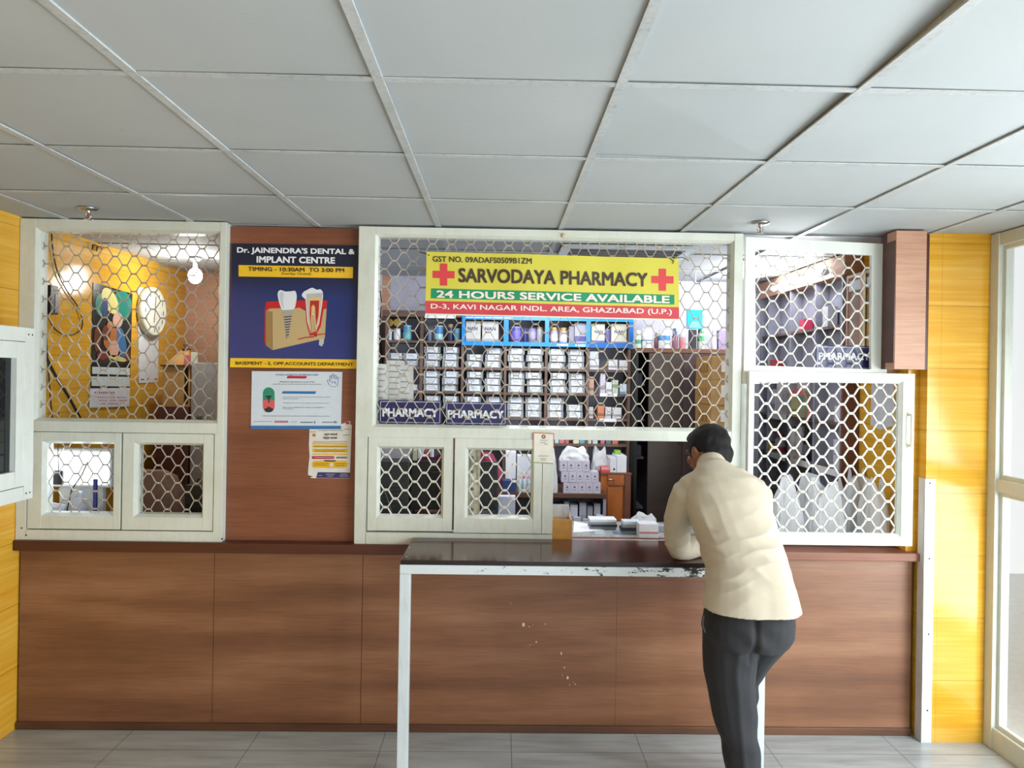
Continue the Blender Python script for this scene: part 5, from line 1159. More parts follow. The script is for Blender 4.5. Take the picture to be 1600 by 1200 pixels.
# monitor and printer behind the left sashes
ym = .24; x0, x1, z0, z1 = rect(640.5, 777.5, 721, 800, ym); mo = thing('monitor', 'black flat monitor seen from behind through the hatch sashes', 'monitor', ((x0 + x1) / 2, ym + .05, ZK))
MB().box(x0, x1, ym, ym + .03, z0 + .01, z1).build('back_shell', M['black'], mo, .005); MB().box(x0 + .1, x1 - .1, ym - .025, ym - .0005, z0 + .05, z1 - .05).build('rear_housing', M['blackm'], mo, .01)
MB().box((x0 + x1) / 2 - .03, (x0 + x1) / 2 + .03, ym - .02, ym + .0, ZK + .012, z0 + .06).build('stand_neck', M['black'], mo, .003) if False else MB().box((x0 + x1) / 2 - .03, (x0 + x1) / 2 + .03, ym + .002, ym + .028, ZK + .0125, z0 + .0095).build('stand_neck', M['black'], mo); MB().box((x0 + x1) / 2 - .10, (x0 + x1) / 2 + .10, ym - .05, ym + .10, ZK + .0005, ZK + .012).build('stand_foot', M['black'], mo, .003)
MB().box(x0 + .008, x1 - .008, ym + .0302, ym + .032, z0 + .02, z1 - .01).build('screen', plain(40, 48, 60, .1), mo)
x0, x1, z0, z1 = rect(588, 639, 721.5, 803, .20); pr_ = thing('printer', 'dark grey machine left of the monitor behind the hatch sash', 'printer', ((x0 + x1) / 2, .27, ZK))
MB().box(x0, x1, .20, .36, ZK + .0005, z1).build('printer_body', plain(44, 48, 46, .45, var=.2), pr_, .006); b = MB()
for k in range(5): b.box(x0 + .03, x1 - .03, .1985, .20, ZK + .13 + k * .02, ZK + .138 + k * .02)
b.build('vent_slots', M['black'], pr_); b = MB(); b.tube([(x0 + .04, .194, z1 - .14), (x0 + .11, .19, ZK + .015)], .003, 6); b.build('cable', plain(110, 110, 104, .5), pr_)
x0, x1, z0, z1 = rect(590, 639, 799, 806, .09); kb = thing('keyboard', 'white keyboard lying before the dark printer behind the left hatch sash', 'keyboard', ((x0 + x1) / 2, .12, ZK)); MB().box(x0, x1, .085, .17, ZK + .0005, ZK + .014).build('case', plain(206, 206, 216, .5), kb, .002)
b = MB(); 
for i in range(9):
    for j in range(4): b.box(x0 + .006 + i * .0165, x0 + .019 + i * .0165, .092 + j * .018, .106 + j * .018, ZK + .0142, ZK + .018)
b.build('keys', plain(180, 180, 196, .5), kb)
MB().box(AX(731, 750, .03), AX(750, 750, .03), .022, .046, AZ(740, 809, .03), AZ(740, 700, .03)).build('lock_strip', paint('worn_cream', srgb(196, 192, 172), srgb(160, 152, 130), .5, .8), w2, .001)
b = MB()
for y in (715, 737, 764, 796): p = at(738, y, .0215); b.lathe([(.008, 0), (.008, .001), (.005, .004), (.002, .004)], (p.x, .0218, p.z), 10, 0, 'y')
b.build('lock_stud', plain(110, 104, 92, .3, .6), w2)
carton(594, 641, 698, 722, 1.0, .1, (176, 176, 178), 'grey box behind the printer seen at top of the left hatch sash', 'box', None, 1.0)
tag(MB().box(AX(585, 720, 1.0), AX(676, 720, 1.0), .98, 1.2, 0, .9995).build('plain_cabinet', M['brownpanel']), 'plain brown cabinet behind the printer, standing left of the low table', 'cabinet')
for k, (l, r, t_, c, lab) in enumerate(((645, 652, 703, (206, 206, 160), 'yellowish pack leftmost of four behind the monitor top'), (653, 662, 700, (214, 218, 230), 'white pack second of four behind the monitor top'), (664, 671, 702, (170, 96, 84), 'red-brown pack third of four behind the monitor top'), (672, 676, 700, (216, 216, 224), 'narrow white pack rightmost of four behind the monitor top'))): carton(l, r, t_, 722, 1.0, .08, c, lab, 'pack', 'packs behind the monitor', 1.0, (.4, .5, (120, 80, 110)))
# sheaf of printed sheets hung behind the grille, sheets on the partition
b_ = None
for k, (l, r, t_, bt, lab) in enumerate(((583, 606, 568, 661, 'leftmost printed sheet hung behind the hatch grille'), (604, 632, 563, 640, 'middle printed sheet hung behind the hatch grille'), (622, 646, 570, 641, 'rightmost printed sheet hung behind the hatch grille'))):
    y = .062 + .004 * k; t = thing('hanging_sheet', lab, 'paper', at((l + r) / 2, bt, y), 'printed sheets hung behind the grille'); sheet(bil((l, t_), (r, t_ + 1), (l, bt), (r, bt + .5), y), 6, 4, .0008, lambda u, v, k=k: .004 * math.sin(u * 5 + k + v * 3)).build('sheet', plain(206, 208, 206, .7, var=.02), t)
    b = MB(); yv = t_ + 8
    while yv < bt - 6:
        poly_px(b, [(l + 4, yv), (r - 5 - (yv * 7) % 6, yv + .3), (r - 5 - (yv * 7) % 6, yv + 1.3), (l + 4, yv + 1)], y - .006); yv += 9
    b.build('printed_lines', M['inkgrey'], t)
for k in range(5):
    y0_, y1_ = .62 + .16 * k, .77 + .16 * k
    for j, (za, zb_) in enumerate(((1.40, 1.70), (1.72, 2.02))):
        p0 = MB().box(-.859, -.8575, y0_, y1_, za, zb_).build('wall_sheet', plain(214, 216, 226, .7, var=.03)); tag(p0, 'white sheet pasted on the partition, %s row, %s from the window' % (('lower', 'upper')[j], ORD[k]), 'paper', 'sheets on the partition')
b = MB(); b.tube([atx(590, 420, -.83), atx(596, 470, -.83), atx(593, 520, -.83), atx(598, 566, -.83)], .004, 6); tag(b.build('hanging_cable', M['black']), 'thin black cable hanging down the partition left of the shelves', 'cable')
# ceiling cassette
a0, a1 = atz(893, 386, ZC), atz(1062, 399, ZC); ac = thing('ceiling_vent', 'dark slotted air vent in the pharmacy ceiling above the banner', 'vent', ((a0.x + a1.x) / 2, .55, ZC - .02))
xa, xb, ya, yb = a0.x - .06, a1.x + .02, .34, .78
b = MB(); b.box(xa, xb, ya, ya + .05, ZC - .02, ZC - .003); b.box(xa, xb, yb - .05, yb, ZC - .02, ZC - .003); b.box(xa, xa + .05, ya + .05, yb - .05, ZC - .02, ZC - .003); b.box(xb - .05, xb, ya + .05, yb - .05, ZC - .02, ZC - .003); b.build('frame', M['steel'], ac, .003)
MB().box(xa + .05, xb - .05, ya + .05, yb - .05, ZC - .008, ZC - .003).build('backing', M['void'], ac)
for k in range(4): MB().box(xa + .05, xb - .05, ya + .09 + k * .08, ya + .098 + k * .08, ZC - .019, ZC - .0085).build('slat', plain(120, 120, 126, .5), ac)
# ---- right hand side shelves
XF = 1.90; Y0s = .50; Yd = [Y0s - .02, Y0s] + [atx(p, 640, XF).y for p in (1272, 1233, 1199)]
rs = thing('side_shelving', 'grey backed wooden shelves along the right inner wall behind the right grille', 'shelves', (1.96, (Yd[1] + YB) / 2, 0)); zr = [.10, .40, .68, .945, 1.21, 1.48, 1.755, 2.03]
for y in Yd[1:] + [YB - .03]: MB().box(XF, 1.982, y, y + .016, 0, 2.30).build('upright', M['greyback'], rs)
for z in zr: MB().box(XF + .003, 1.982, Yd[1] + .017, YB - .03, z - .016, z).build('shelf', M['shelf'], rs)
MB().box(1.983, 1.9935, Yd[1], YB - .005, 0, 2.30).build('back_panel', M['greyback'], rs)
MB().box(XF - .012, 1.993, Yd[0] - .02, YB - .005, 2.3005, ZC - .004).build('cornice', M['woodpink'], rs, .002)
MB().box(XF, 1.993, Yd[0], Yd[1] - .0005, 0, 1.74).build('end_panel', M['brownpanel'], rs, .001)
for l, r, z in ((1200, 1228, 1.48), (1200, 1227, 1.21), (1236, 1264, 1.21), (1277, 1311, 1.21)):
    b = MB(); b.box(XF - .003, XF + .0025, atx(r, 650, XF).y, atx(l, 650, XF).y, z - .034, z + .002); b.build('label_strip', M['paper'], rs)
wc = thing('wall_cupboard', 'narrow glazed wall cupboard with white labels and yellow tape, upper right inside', 'cupboard', (1.945, .3, 1.78)); y0_, y1_ = .10, atx(1297, 480, XF).y
y1_ = Yd[0] - .022
b = MB(); b.box(XF, 2.055, y0_, y0_ + .016, 1.76, 2.29); b.box(XF, 2.055, y1_ - .016, y1_, 1.76, 2.29); b.box(XF, 2.055, y0_ + .016, y1_ - .016, 1.76, 1.776); b.box(XF, 2.055, y0_ + .016, y1_ - .016, 2.274, 2.29); b.build('carcass', M['woodpink'], wc)
MB().box(2.04, 2.055, y0_ + .016, y1_ - .016, 1.776, 2.274).build('back_panel', plain(60, 58, 66, .6), wc)
ymid = (y0_ + y1_) / 2; MB().box(XF - .004, XF + .012, ymid - .02, ymid + .02, 1.776, 2.274).build('middle_stile', M['woodpink'], wc); MB().box(XF - .006, XF - .0045, ymid - .035, ymid - .012, 1.80, 2.28).build('yellow_tape', plain(206, 196, 140, .5), wc)
for ya, yb in ((y0_ + .016, ymid - .02), (ymid + .02, y1_ - .016)): MB().box(XF + .004, XF + .008, ya, yb, 1.776, 2.274).build('glass_pane', M['glass'], wc); MB().box(XF + .0005, XF + .0035, ya + .01, yb - .01, 2.20, 2.255).build('white_label', M['paper2'], wc)
G5 = 'goods on the right inner shelves'
def sbox(l, r, z, h_, c, lab, cat='box', xo=.012, w_=.058, band=None):
    ya, yb = atx(r, 640, XF + xo).y, atx(l, 640, XF + xo).y; t = thing('shelf_box', lab, cat, (XF + xo + w_ / 2, (ya + yb) / 2, z), G5)
    MB().box(XF + xo, XF + xo + w_, ya, yb, z + .0004, z + h_).build('carton_body', plain(*c, .5), t, .001)
    if band: MB().box(XF + xo - .0008, XF + xo, ya + .002, yb - .002, z + h_ * band[0], z + h_ * band[1]).build('printed_band', plain(*band[2], .5), t)
def sjar(px, z, h_, r, c, lab, cat, lid, band=None):
    y = atx(px, 640, XF + .04).y; t = thing('shelf_bottle', lab, cat, (XF + .042, y, z), G5); o = (XF + .042, y, z + .0004); r = min(r, .036)
    MB().lathe([(r * .95, 0), (r, .004), (r, h_ * .7), (r * .6, h_ * .82), (r * .6, h_ * .84)], o, 16).build('bottle_body', plain(*c, .35), t); MB().lathe([(r * .62, h_ * .84), (r * .64, h_), (r * .5, h_)], o, 14).build('cap', plain(*lid, .35), t)
    if band: MB().lathe([(r * 1.01, h_ * band[0]), (r * 1.015, h_ * band[0] + .001), (r * 1.015, h_ * band[1]), (r * 1.01, h_ * band[1] + .001)], o, 16).build('wrap_label', plain(*band[2], .4), t)
sbox(1204, 1211, 1.48, .17, (206, 206, 214), 'tall white box at left of the middle right shelf', band=(.2, .4, (150, 150, 160))); sbox(1213, 1219, 1.48, .21, (222, 222, 230), 'tall narrow white box in the first right bay'); sbox(1220, 1230, 1.48, .15, (170, 166, 170), 'grey box beside the divider in the first right bay', band=(.5, .55, (90, 90, 96)))
sbox(1236, 1246, 1.48, .16, (206, 204, 150), 'cream and yellow box under the red ribbon', w_=.03, band=(.0, .3, (186, 170, 90))); sbox(1247, 1256, 1.48, .17, (170, 178, 150), 'greenish cream box under the red ribbon', w_=.03, band=(.6, .8, (120, 156, 150))); sbox(1240, 1264, 1.48, .26, (196, 196, 204), 'large white box behind the red ribbon', xo=.05, w_=.025)
sbox(1304, 1313, 1.48, .09, (214, 214, 222), 'small white box at the end of the middle right shelf'); sbox(1303, 1313, 1.21, .17, (206, 204, 212), 'white box at the end of the lower right shelf', band=(.5, .53, (140, 140, 150)))
y_ = atx(1258, 640, XF).y; b = MB(); pr2 = [atx(x, y, XF - .012) for x, y in ((1234, 614), (1246, 611), (1256, 613), (1262, 628), (1264, 645), (1262, 656))]
for a, c in zip(pr2, pr2[1:]):
    n = Vector((0, .012, .014)); b.prism([a - n, a + n, c + n, c - n], (.003, 0, 0))
tag(b.build('ribbon', plain(216, 104, 104, .5)), 'red ribbon hanging over the front of boxes on right shelf', 'ribbon')
sjar(1208, 1.21, .07, .034, (196, 160, 70), 'low yellow jar left of the red tin', 'jar', (60, 60, 60)); sjar(1220, 1.21, .13, .042, (150, 150, 160), 'red and grey tin on the lower right shelf', 'tin', (160, 50, 60), (.1, .35, (160, 40, 54)))
sjar(1242, 1.21, .20, .034, (214, 214, 222), 'left white bottle on the lower right shelf', 'bottle', (60, 60, 80), (.15, .5, (196, 196, 206))); sjar(1252, 1.21, .21, .032, (206, 206, 216), 'right white bottle on the lower right shelf', 'bottle', (206, 206, 216)); sjar(1261, 1.21, .2, .022, (40, 40, 60), 'slim dark bottle right of the white bottles', 'bottle', (30, 30, 40), (.2, .5, (120, 120, 140)))
sbox(1247, 1254, 2.03, .07, (196, 50, 90), 'small pink box on the top right shelf'); sjar(1277, 2.03, .10, .022, (110, 36, 60), 'small maroon bottle on the top right shelf', 'bottle', (40, 24, 30)); sbox(1283, 1291, 2.03, .12, (206, 208, 216), 'white box beside the maroon bottle on the top right shelf')
sbox(1201, 1210, 1.755, .1, (176, 60, 66), 'red box at left of the upper right shelf'); sbox(1275, 1284, .945, .1, (206, 206, 212), 'white box low on the right shelves behind carrier bags')
# paper on the inner yellow wall
pp = thing('wall_paper_sheet', 'wrinkled white sheets pinned on the inner yellow wall behind the right grille', 'paper', (1.99, .3, 1.3))
b = MB(); P = [atx(x, y, 1.992) for x, y in ((1362, 592), (1396, 588), (1398, 664), (1376, 672), (1360, 664))]; b.prism([p + Vector((.0, 0, 0)) for p in P], (.0015, 0, 0)); b.build('sheet', M['paper2'], pp)
b = MB(); P = [atx(x, y, 1.989) for x, y in ((1394, 640), (1402, 640), (1402, 702), (1394, 696))]; b.prism(P, (.0015, 0, 0)); b.build('strip', plain(206, 196, 150, .6), pp)
# carrier bags on the counter behind the right sash
for k, (l, r, t_, y, d_, sd, lab) in enumerate(((1212, 1262, 762, .16, .14, 31, 'leftmost white carrier bag standing on the counter behind the right sash'), (1248, 1294, 758, .32, .14, 35, 'second white carrier bag from left behind the right sash'), (1268, 1326, 766, .13, .14, 41, 'third white carrier bag from left behind the right sash'), (1316, 1362, 762, .25, .16, 44, 'fourth white carrier bag from left behind the right sash'), (1326, 1362, 750, .36, .09, 52, 'carrier bag at the back peaking above the others on the right'), (1350, 1396, 764, .11, .10, 58, 'rightmost white carrier bag behind the right sash'))):
    bagp(l, r, t_, 838, y, d_, sd, lab, 'white carrier bags behind the right sash', ZK + .0005, 2 + k % 2)
# ---- tube light of the pharmacy, and an added fill lamp
def tube_lamp(name, p0, p1, label, strength, r=.014, off=(0, 0, .03)):
    p0, p1 = Vector(p0), Vector(p1); t = thing(name, label, 'lamp', (p0 + p1) / 2); o = Vector(off); d = (p1 - p0).normalized()
    MB().tube([p0, p1], r, 12).build('tube', emit('tube_glow_%d' % int(strength), (1, 1, 1, 1), strength), t)
    n = Vector((-d.y, d.x, 0)) * .022; b = MB(); q0, q1 = p0 + o, p1 + o; b.prism([q0 - n, q0 + n, q1 + n, q1 - n], o * .6); b.build('batten', M['steel'], t, .003)
    for p in (p0, p1): MB().tube([p - d * .02 * (1 if p is p0 else -1) * -1, p + d * .012 * (1 if p is p0 else -1) * -1], r * 1.25, 10).build('end_cap', M['steel'], t)
a = atx(1203, 436, XF - .03); c = atx(1240, 428, XF - .03)
tube_lamp('tube_light', (XF - .045, .62, 2.335), (XF - .045, 1.40, 2.335), 'glowing white tube light along the right cornice inside the pharmacy', 30, .016, (.016, 0, .0))
area('tube_light_glow', (XF - .08, 1.0, 2.30), (0, HP + .1, 0), .06, .8, 26, (.93, .96, 1))
lp = thing('fill_lamp', 'unseen round white fill lamp added on the pharmacy ceiling behind the banner', 'lamp', (.2, .98, ZC - .04)); MB().lathe([(.11, -.003), (.115, -.02), (.11, -.034)], (.2, .98, ZC), 24).build('housing', M['steel'], lp); MB().lathe([(.10, -.0345), (.09, -.04), (.01, -.042)], (.2, .98, ZC), 24).build('diffuser', emit('fill_lamp_glow', (.96, .98, 1, 1), 8), lp)  # lamp added out of sight to brighten the pharmacy
area('fill_lamp_light', (.35, .62, ZC - .06), (.45, 0, 0), .6, .5, 27, (.93, .96, 1))  # fill light added to reach the shelf fronts
# ================================================================== the room behind the left window
YWL = XL + .004
dk = thing('desk', 'wood laminate desk just inside the left window', 'desk', (-1.6, .24, 0)); zd = .865
MB().box(XL + .004, -.95, .095, .46, zd - .025, zd).build('desktop', plain(126, 104, 110, .25, var=.1), dk, .002)
for x in (XL + .02, -.985): MB().box(x, x + .025, .11, .44, 0, zd - .0255).build('side_panel', M['brownpanel'], dk)
MB().box(XL + .046, -.986, .425, .439, .1, zd - .0255).build('modesty_panel', M['brownpanel'], dk)
# glowing panel made up for a bright reflection in the left sash
ylb = .185; x0, x1, z0, z1 = rect(68, 174, 706, 757, ylb); lb = thing('glow_panel', 'bluish white glowing panel added for a bright reflection in the left sash', 'glowing panel', ((x0 + x1) / 2, ylb + .05, zd))
x0 = max(x0, XL + .012)
MB().box(x0 + .05, x1 - .05, ylb + .02, ylb + .05, zd + .0005, z0 - .0145).build('stand', M['steel'], lb, .003); MB().box(x0, x1, ylb + .004, ylb + .06, z0 - .014, z1 + .014).build('housing', M['steel'], lb, .003); MB().box(x0 + .012, x1 - .012, ylb, ylb + .0038, z0, z1).build('glow_face', emit('reflection_glow', (.80, .88, 1, 1), 3.0), lb)
area('reflection_glow_light', ((x0 + x1) / 2, ylb - .03, (z0 + z1) / 2), (HP, 0, math.pi), x1 - x0 - .05, z1 - z0, 1.2, (.7, .8, 1))  # extra light added in front of the made-up glowing panel
p = at(91, 746, .085); ad = thing('adapter', 'black plug adapter hanging on a cord before the glowing panel', 'adapter', p); MB().box(p.x - .022, p.x + .024, .075, .098, p.z - .035, p.z + .035).build('adapter_body', M['black'], ad, .006); MB().tube([(p.x, .087, p.z + .035), (p.x - .004, .087, p.z + .12), (p.x - .006, .087, AZ(88, 640, .087))], .0025, 6).build('cord', M['black'], ad)
p = [at(72, 805, .1), at(97, 805, .1), at(102, 789, .1), at(74, 784, .1)]; tag(MB().prism([(p[0].x, .1, zd + .0006), (p[1].x, .1, zd + .0006), p[1], p[2], p[3], p[0]], (0, .006, 0)).build('folder', plain(206, 208, 226, .6)), 'pale folder standing on the desk at lower left of the left sash', 'folder')
yb_ = .14; p = at(123, 800, yb_); bt = thing('bottle', 'small clear bottle standing on the desk before the glowing panel', 'bottle', (p.x, yb_, zd)); MB().lathe([(.033, .0005), (.035, .006), (.035, .17), (.014, .205), (.014, .215)], (p.x, yb_, zd), 16).build('bottle_body', mk_glass('bottle_clear', (.7, .74, .86, 1), .05, .45), bt); MB().lathe([(.015, .216), (.016, .24), (.012, .242)], (p.x, yb_, zd), 12).build('cap', plain(170, 176, 190, .4), bt)
p = at(149, 790, .10); tag(MB().box(p.x - .009, p.x + .009, .09, .106, zd + .0005, AZ(149, 748, .1)).build('marker_pen', plain(50, 62, 140, .4), None, .004), 'upright dark blue stick standing on the desk before the glowing panel', 'marker')
tag(MB().tube([at(137, 722, .104), at(128, 742, .104), at(112, 765, .104), at(105, 796, .104), (at(105, 796, .104).x + .02, .104, zd + .005)], .0032, 7).build('black_lead', M['black']), 'black curved lead rising from the desk before the glowing panel', 'cable')
# chair back, dark seat seen through the right sash
yc_ = .53; ch = thing('office_chair', 'brown upholstered chair with dark arm behind the left window desk', 'chair', (at(240, 800, yc_).x, .75, 0)); cx = at(240, 800, yc_).x
b = MB(); rings = []
for t_, w_, z_ in ((0, .16, .50), (.1, .19, .56), (.4, .20, .76), (.7, .19, 1.0), (.92, .15, 1.13), (1, .09, 1.16)): rings.append(ering((cx - .03, yc_ + .03 * math.sin(t_ * 3), z_), Vector((1, 0, 0)), Vector((0, 1, 0)), w_, .045, 20, 2.6))
b.loft(rings); b.build('backrest', plain(168, 134, 116, .8, var=.12), ch); MB().box(cx - .21, cx + .21, yc_ + .05, yc_ + .47, .43, .50).build('seat', M['black'], ch, .02)
MB().tube([(cx, yc_ + .28, .43), (cx, yc_ + .28, .10)], .03, 12).build('gas_column', M['black'], ch)
for k in range(5): q_ = 2 * math.pi * k / 5; lg = MB().tube([(cx, yc_ + .28, .12), (cx + .26 * math.cos(q_), yc_ + .28 + .26 * math.sin(q_), .06)], .02, 8).build('leg', M['black'], ch); MB().ell((cx + .26 * math.cos(q_), yc_ + .28 + .26 * math.sin(q_), .03), (.024, .024, .028), 10, 6).build('caster', M['black'], lg)
for s_ in (-1, 1): MB().tube([(cx + s_ * .22, yc_ + .12, .47), (cx + s_ * .25, yc_ + .12, .68), (cx + s_ * .25, yc_ + .36, .70)], .018, 8).build('armrest', M['black'], ch)
tag(rbox('black_case', M['black'], 287, 330, 758, 815, .80, .2, .5, None, .006), 'black case standing behind the right sash of the left window', 'case') if False else None
bc = thing('case', 'upright black case at right behind the left window', 'case', (at(308, 800, .3).x, .33, zd)); x0, x1, z0, z1 = rect(288, 330, 758, 815, .26); MB().box(x0, x1, .26, .40, zd + .0005, z1).build('case_body', M['black'], bc, .006); MB().tube([(x0 + .03, .33, z1), (x0 + .04, .33, z1 + .02), (x1 - .04, .33, z1 + .02), (x1 - .03, .33, z1)], .005, 6).build('carry_handle', M['black'], bc)
# wall things: charger box and cables
XW = XL + .012
a = atx(77, 470, XW); bx_ = thing('charger_box', 'small black box fixed to yellow wall inside the left window, cables around', 'box', (XL, a.y, a.z)); y0_, y1_ = atx(70, 470, XW).y, atx(83, 470, XW).y; zt_, zb_ = atx(76, 446, XW).z, atx(76, 491, XW).z
MB().box(XL + .001, XL + .04, y0_, y1_, zb_, zt_).build('box_body', M['black'], bx_, .003); MB().box(XL + .0402, XL + .0415, y0_ + (y1_ - y0_) * .55, y1_ - .004, zb_ + .01, zt_ - .04).build('front_plate', plain(120, 124, 140, .4), bx_)
def wcable(pts, r, label, xo=.008): tag(MB().tube(sp([atx(x, y, XL + xo) for x, y in pts]), r, 6).build('cable', plain(40, 34, 30, .5)), label, 'cable', 'cables on the yellow wall inside the left window')
def sp(P, n=5):
    out = []
    for i in range(len(P) - 1):
        p0, p1, p2, p3 = P[max(i - 1, 0)], P[i], P[i + 1], P[min(i + 2, len(P) - 1)]
        for k in range(n):
            t_ = k / n; out.append(.5 * ((2 * p1) + (p2 - p0) * t_ + (2 * p0 - 5 * p1 + 4 * p2 - p3) * t_ * t_ + (3 * p1 - p0 - 3 * p2 + p3) * t_ ** 3))
    return out + [P[-1]]
wcable([(68, 345), (68, 400), (69, 447)], .004, 'straight cable running from ceiling to the black charger box')
wcable([(81, 345), (82, 385), (90, 425), (105, 455), (122, 480), (129, 503), (124, 518), (105, 524), (86, 514), (75, 494)], .0035, 'looped cable swinging right of the black charger box')
wcable([(59, 400), (62, 425), (66, 440), (72, 448)], .004, 'short cable entering the black charger box from the left')
wcable([(62, 480), (64, 520), (72, 555), (86, 585), (106, 618), (127, 656)], .007, 'thick dark cable running diagonally down to the right', .012)
wcable([(71, 492), (73, 540), (76, 580), (79, 625), (82, 656)], .004, 'thin cable hanging straight down below the black charger box', .02)
wcable([(57, 590), (64, 601), (74, 604)], .003, 'short cable stub low on the yellow wall by the frame')
# religious style picture calendar, kept generic
def wsheet(pts, xo, th=.0012): mb = MB(); mb.prism([atx(x, y, XL + xo) for x, y in pts], (-th, 0, 0)); return mb
pc = thing('picture_calendar', 'colourful dark picture calendar with white foot on the yellow wall in left room', 'calendar', atx(172, 637, XL + .003))
wsheet([(142, 607), (203, 606), (207, 459), (146, 441)], .004).build('picture_sheet', plain(22, 40, 44, .25, var=.3), pc)
b = MB()
def wp(pts, m, l): b.add([atx(x, y, XL + .0045 + .0006 * l) for x, y in pts], [tuple(range(len(pts)))], m)
def we(cx, cy, rx, ry, m, l, rot=0): wp([(cx + rx * math.cos(q_) * math.cos(rot) - ry * math.sin(q_) * math.sin(rot), cy + rx * math.cos(q_) * math.sin(rot) + ry * math.sin(q_) * math.cos(rot)) for q_ in [2 * math.pi * k / 16 for k in range(16)]], m, l)
we(190, 478, 16, 24, 0, 1); we(158, 476, 9, 18, 0, 1); we(172, 470, 11, 22, 1, 2, -.4); we(164, 480, 5, 15, 2, 3); we(184, 500, 8, 12, 3, 3); we(176, 530, 14, 18, 4, 3, .3); we(166, 520, 7, 12, 5, 4); we(190, 535, 7, 24, 6, 4, -.15); we(178, 545, 8, 13, 3, 5); we(184, 560, 14, 4, 1, 5, .25); we(152, 530, 5, 20, 5, 2); we(172, 508, 5, 6, 4, 6); we(160, 555, 9, 7, 7, 4); we(198, 556, 5, 9, 5, 4)
b.build('picture_shapes', [plain(*c, .3) for c in ((20, 120, 104), (206, 196, 120), (40, 70, 110), (206, 160, 140), (176, 110, 60), (110, 60, 44), (50, 110, 160), (120, 40, 50))], pc)
b = MB(); wp2 = lambda pts, m: b.add([atx(x, y, XL + .0056) for x, y in pts], [tuple(range(len(pts)))], m); wp2([(144, 573), (203, 575), (203, 586), (144, 584)], 0); wp2([(143, 588), (203, 589), (203, 604), (143, 603)], 0)
b.build('date_rows', plain(206, 216, 214, .6), pc); b = wsheet([(140, 637), (202, 635), (203, 606), (141, 607)], .008); b.build('white_foot', plain(222, 222, 230, .6), pc)
b = MB()
for x0, x1, y, m in ((148, 178, 612, 0), (150, 196, 620, 0), (152, 198, 625, 0), (155, 190, 630, 0)):
    x = x0
    while x < x1: b.add([atx(a_, c_, XL + .0088) for a_, c_ in ((x, y), (x + 2, y), (x + 2, y + (3 if y < 615 else 1.4)), (x, y + (3 if y < 615 else 1.4)))], [(0, 1, 2, 3)]); x += 3.2
b.build('red_print', plain(196, 96, 110, .6), pc)
lc = thing('calendar', 'long plain white calendar hanging below the round clock', 'calendar', atx(232, 598, XL + .003)); wsheet([(217, 599), (247, 597), (248, 500), (216, 500)], .004).build('sheet', plain(226, 230, 230, .6), lc); wsheet([(216, 500), (232, 500), (232, 452), (216, 448)], .003).build('upper_sheet', plain(222, 226, 226, .6), lc)
b = MB()
for x0, x1, y in ((220, 225, 592), (230, 232, 591), (236, 240, 592), (242, 246, 591)): b.add([atx(a_, c_, XL + .0048) for a_, c_ in ((x0, y), (x1, y), (x1, y + 2), (x0, y + 2))], [(0, 1, 2, 3)])
b.build('print', M['inkgrey'], lc)
c = atx(239, 487, XL + .03); ck = thing('wall_clock', 'round pale wall clock high on the yellow wall of the left room', 'clock', (XL, c.y, c.z)); R_ = .155
MB().lathe([(R_, .001), (R_ * 1.04, .012), (R_ * 1.02, .034), (R_ * .93, .042), (R_ * .90, .034), (R_ * .2, .034), (.002, .034)], (XL + .006, c.y, c.z), 32, 0, 'x').build('case', plain(214, 214, 190, .35), ck)
MB().lathe([(R_ * .88, .0345), (R_ * .5, .0352), (.002, .0352)], (XL + .006, c.y, c.z), 32, 0, 'x').build('dial', plain(226, 228, 212, .4), ck)
b = MB()
for k in range(12): q_ = 2 * math.pi * k / 12; b.box(XL + .0415, XL + .043, c.y + R_ * .76 * math.sin(q_) - .004, c.y + R_ * .76 * math.sin(q_) + .004, c.z + R_ * .76 * math.cos(q_) - .012, c.z + R_ * .76 * math.cos(q_) + .012)
b.build('hour_marks', plain(120, 116, 96, .5), ck)
for q_, l_ in ((.1, .10), (3.3, .07)): MB().tube([(XL + .044, c.y, c.z), (XL + .044, c.y + l_ * math.sin(q_), c.z + l_ * math.cos(q_))], .0028, 6).build('hand', plain(130, 90, 70, .5), ck)
# house shaped wooden box at the back
yt_ = 1.15; hb = thing('house_box', 'wooden house-shaped box with pointed roof in back corner of the left room', 'wooden box', at(275, 635, yt_)); x0, x1, z0, z1 = rect(254, 297, 573, 635, yt_); xa = AX(283, 545, yt_); za = AZ(283, 534, yt_)
b = MB(); b.box(x0, x1, yt_ + .18, yt_ + .19, z0, z1); b.box(x0, x0 + .012, yt_, yt_ + .18, z0, z1); b.box(x1 - .012, x1, yt_, yt_ + .18, z0, z1); b.box(x0 + .012, x1 - .012, yt_, yt_ + .18, z0, z0 + .012); b.build('walls', plain(186, 140, 78, .5, var=.1), hb); MB().box(x0 + .012, x0 + .135, yt_ + .001, yt_ + .012, z0 + .0125, z1 - .001).build('front_board', plain(190, 146, 84, .5, var=.1), hb)
MB().box(x0 - .012, x1 + .012, yt_ - .012, yt_ + .19, z1 + .0005, z1 + .012).build('eaves_board', plain(90, 60, 40, .5), hb)
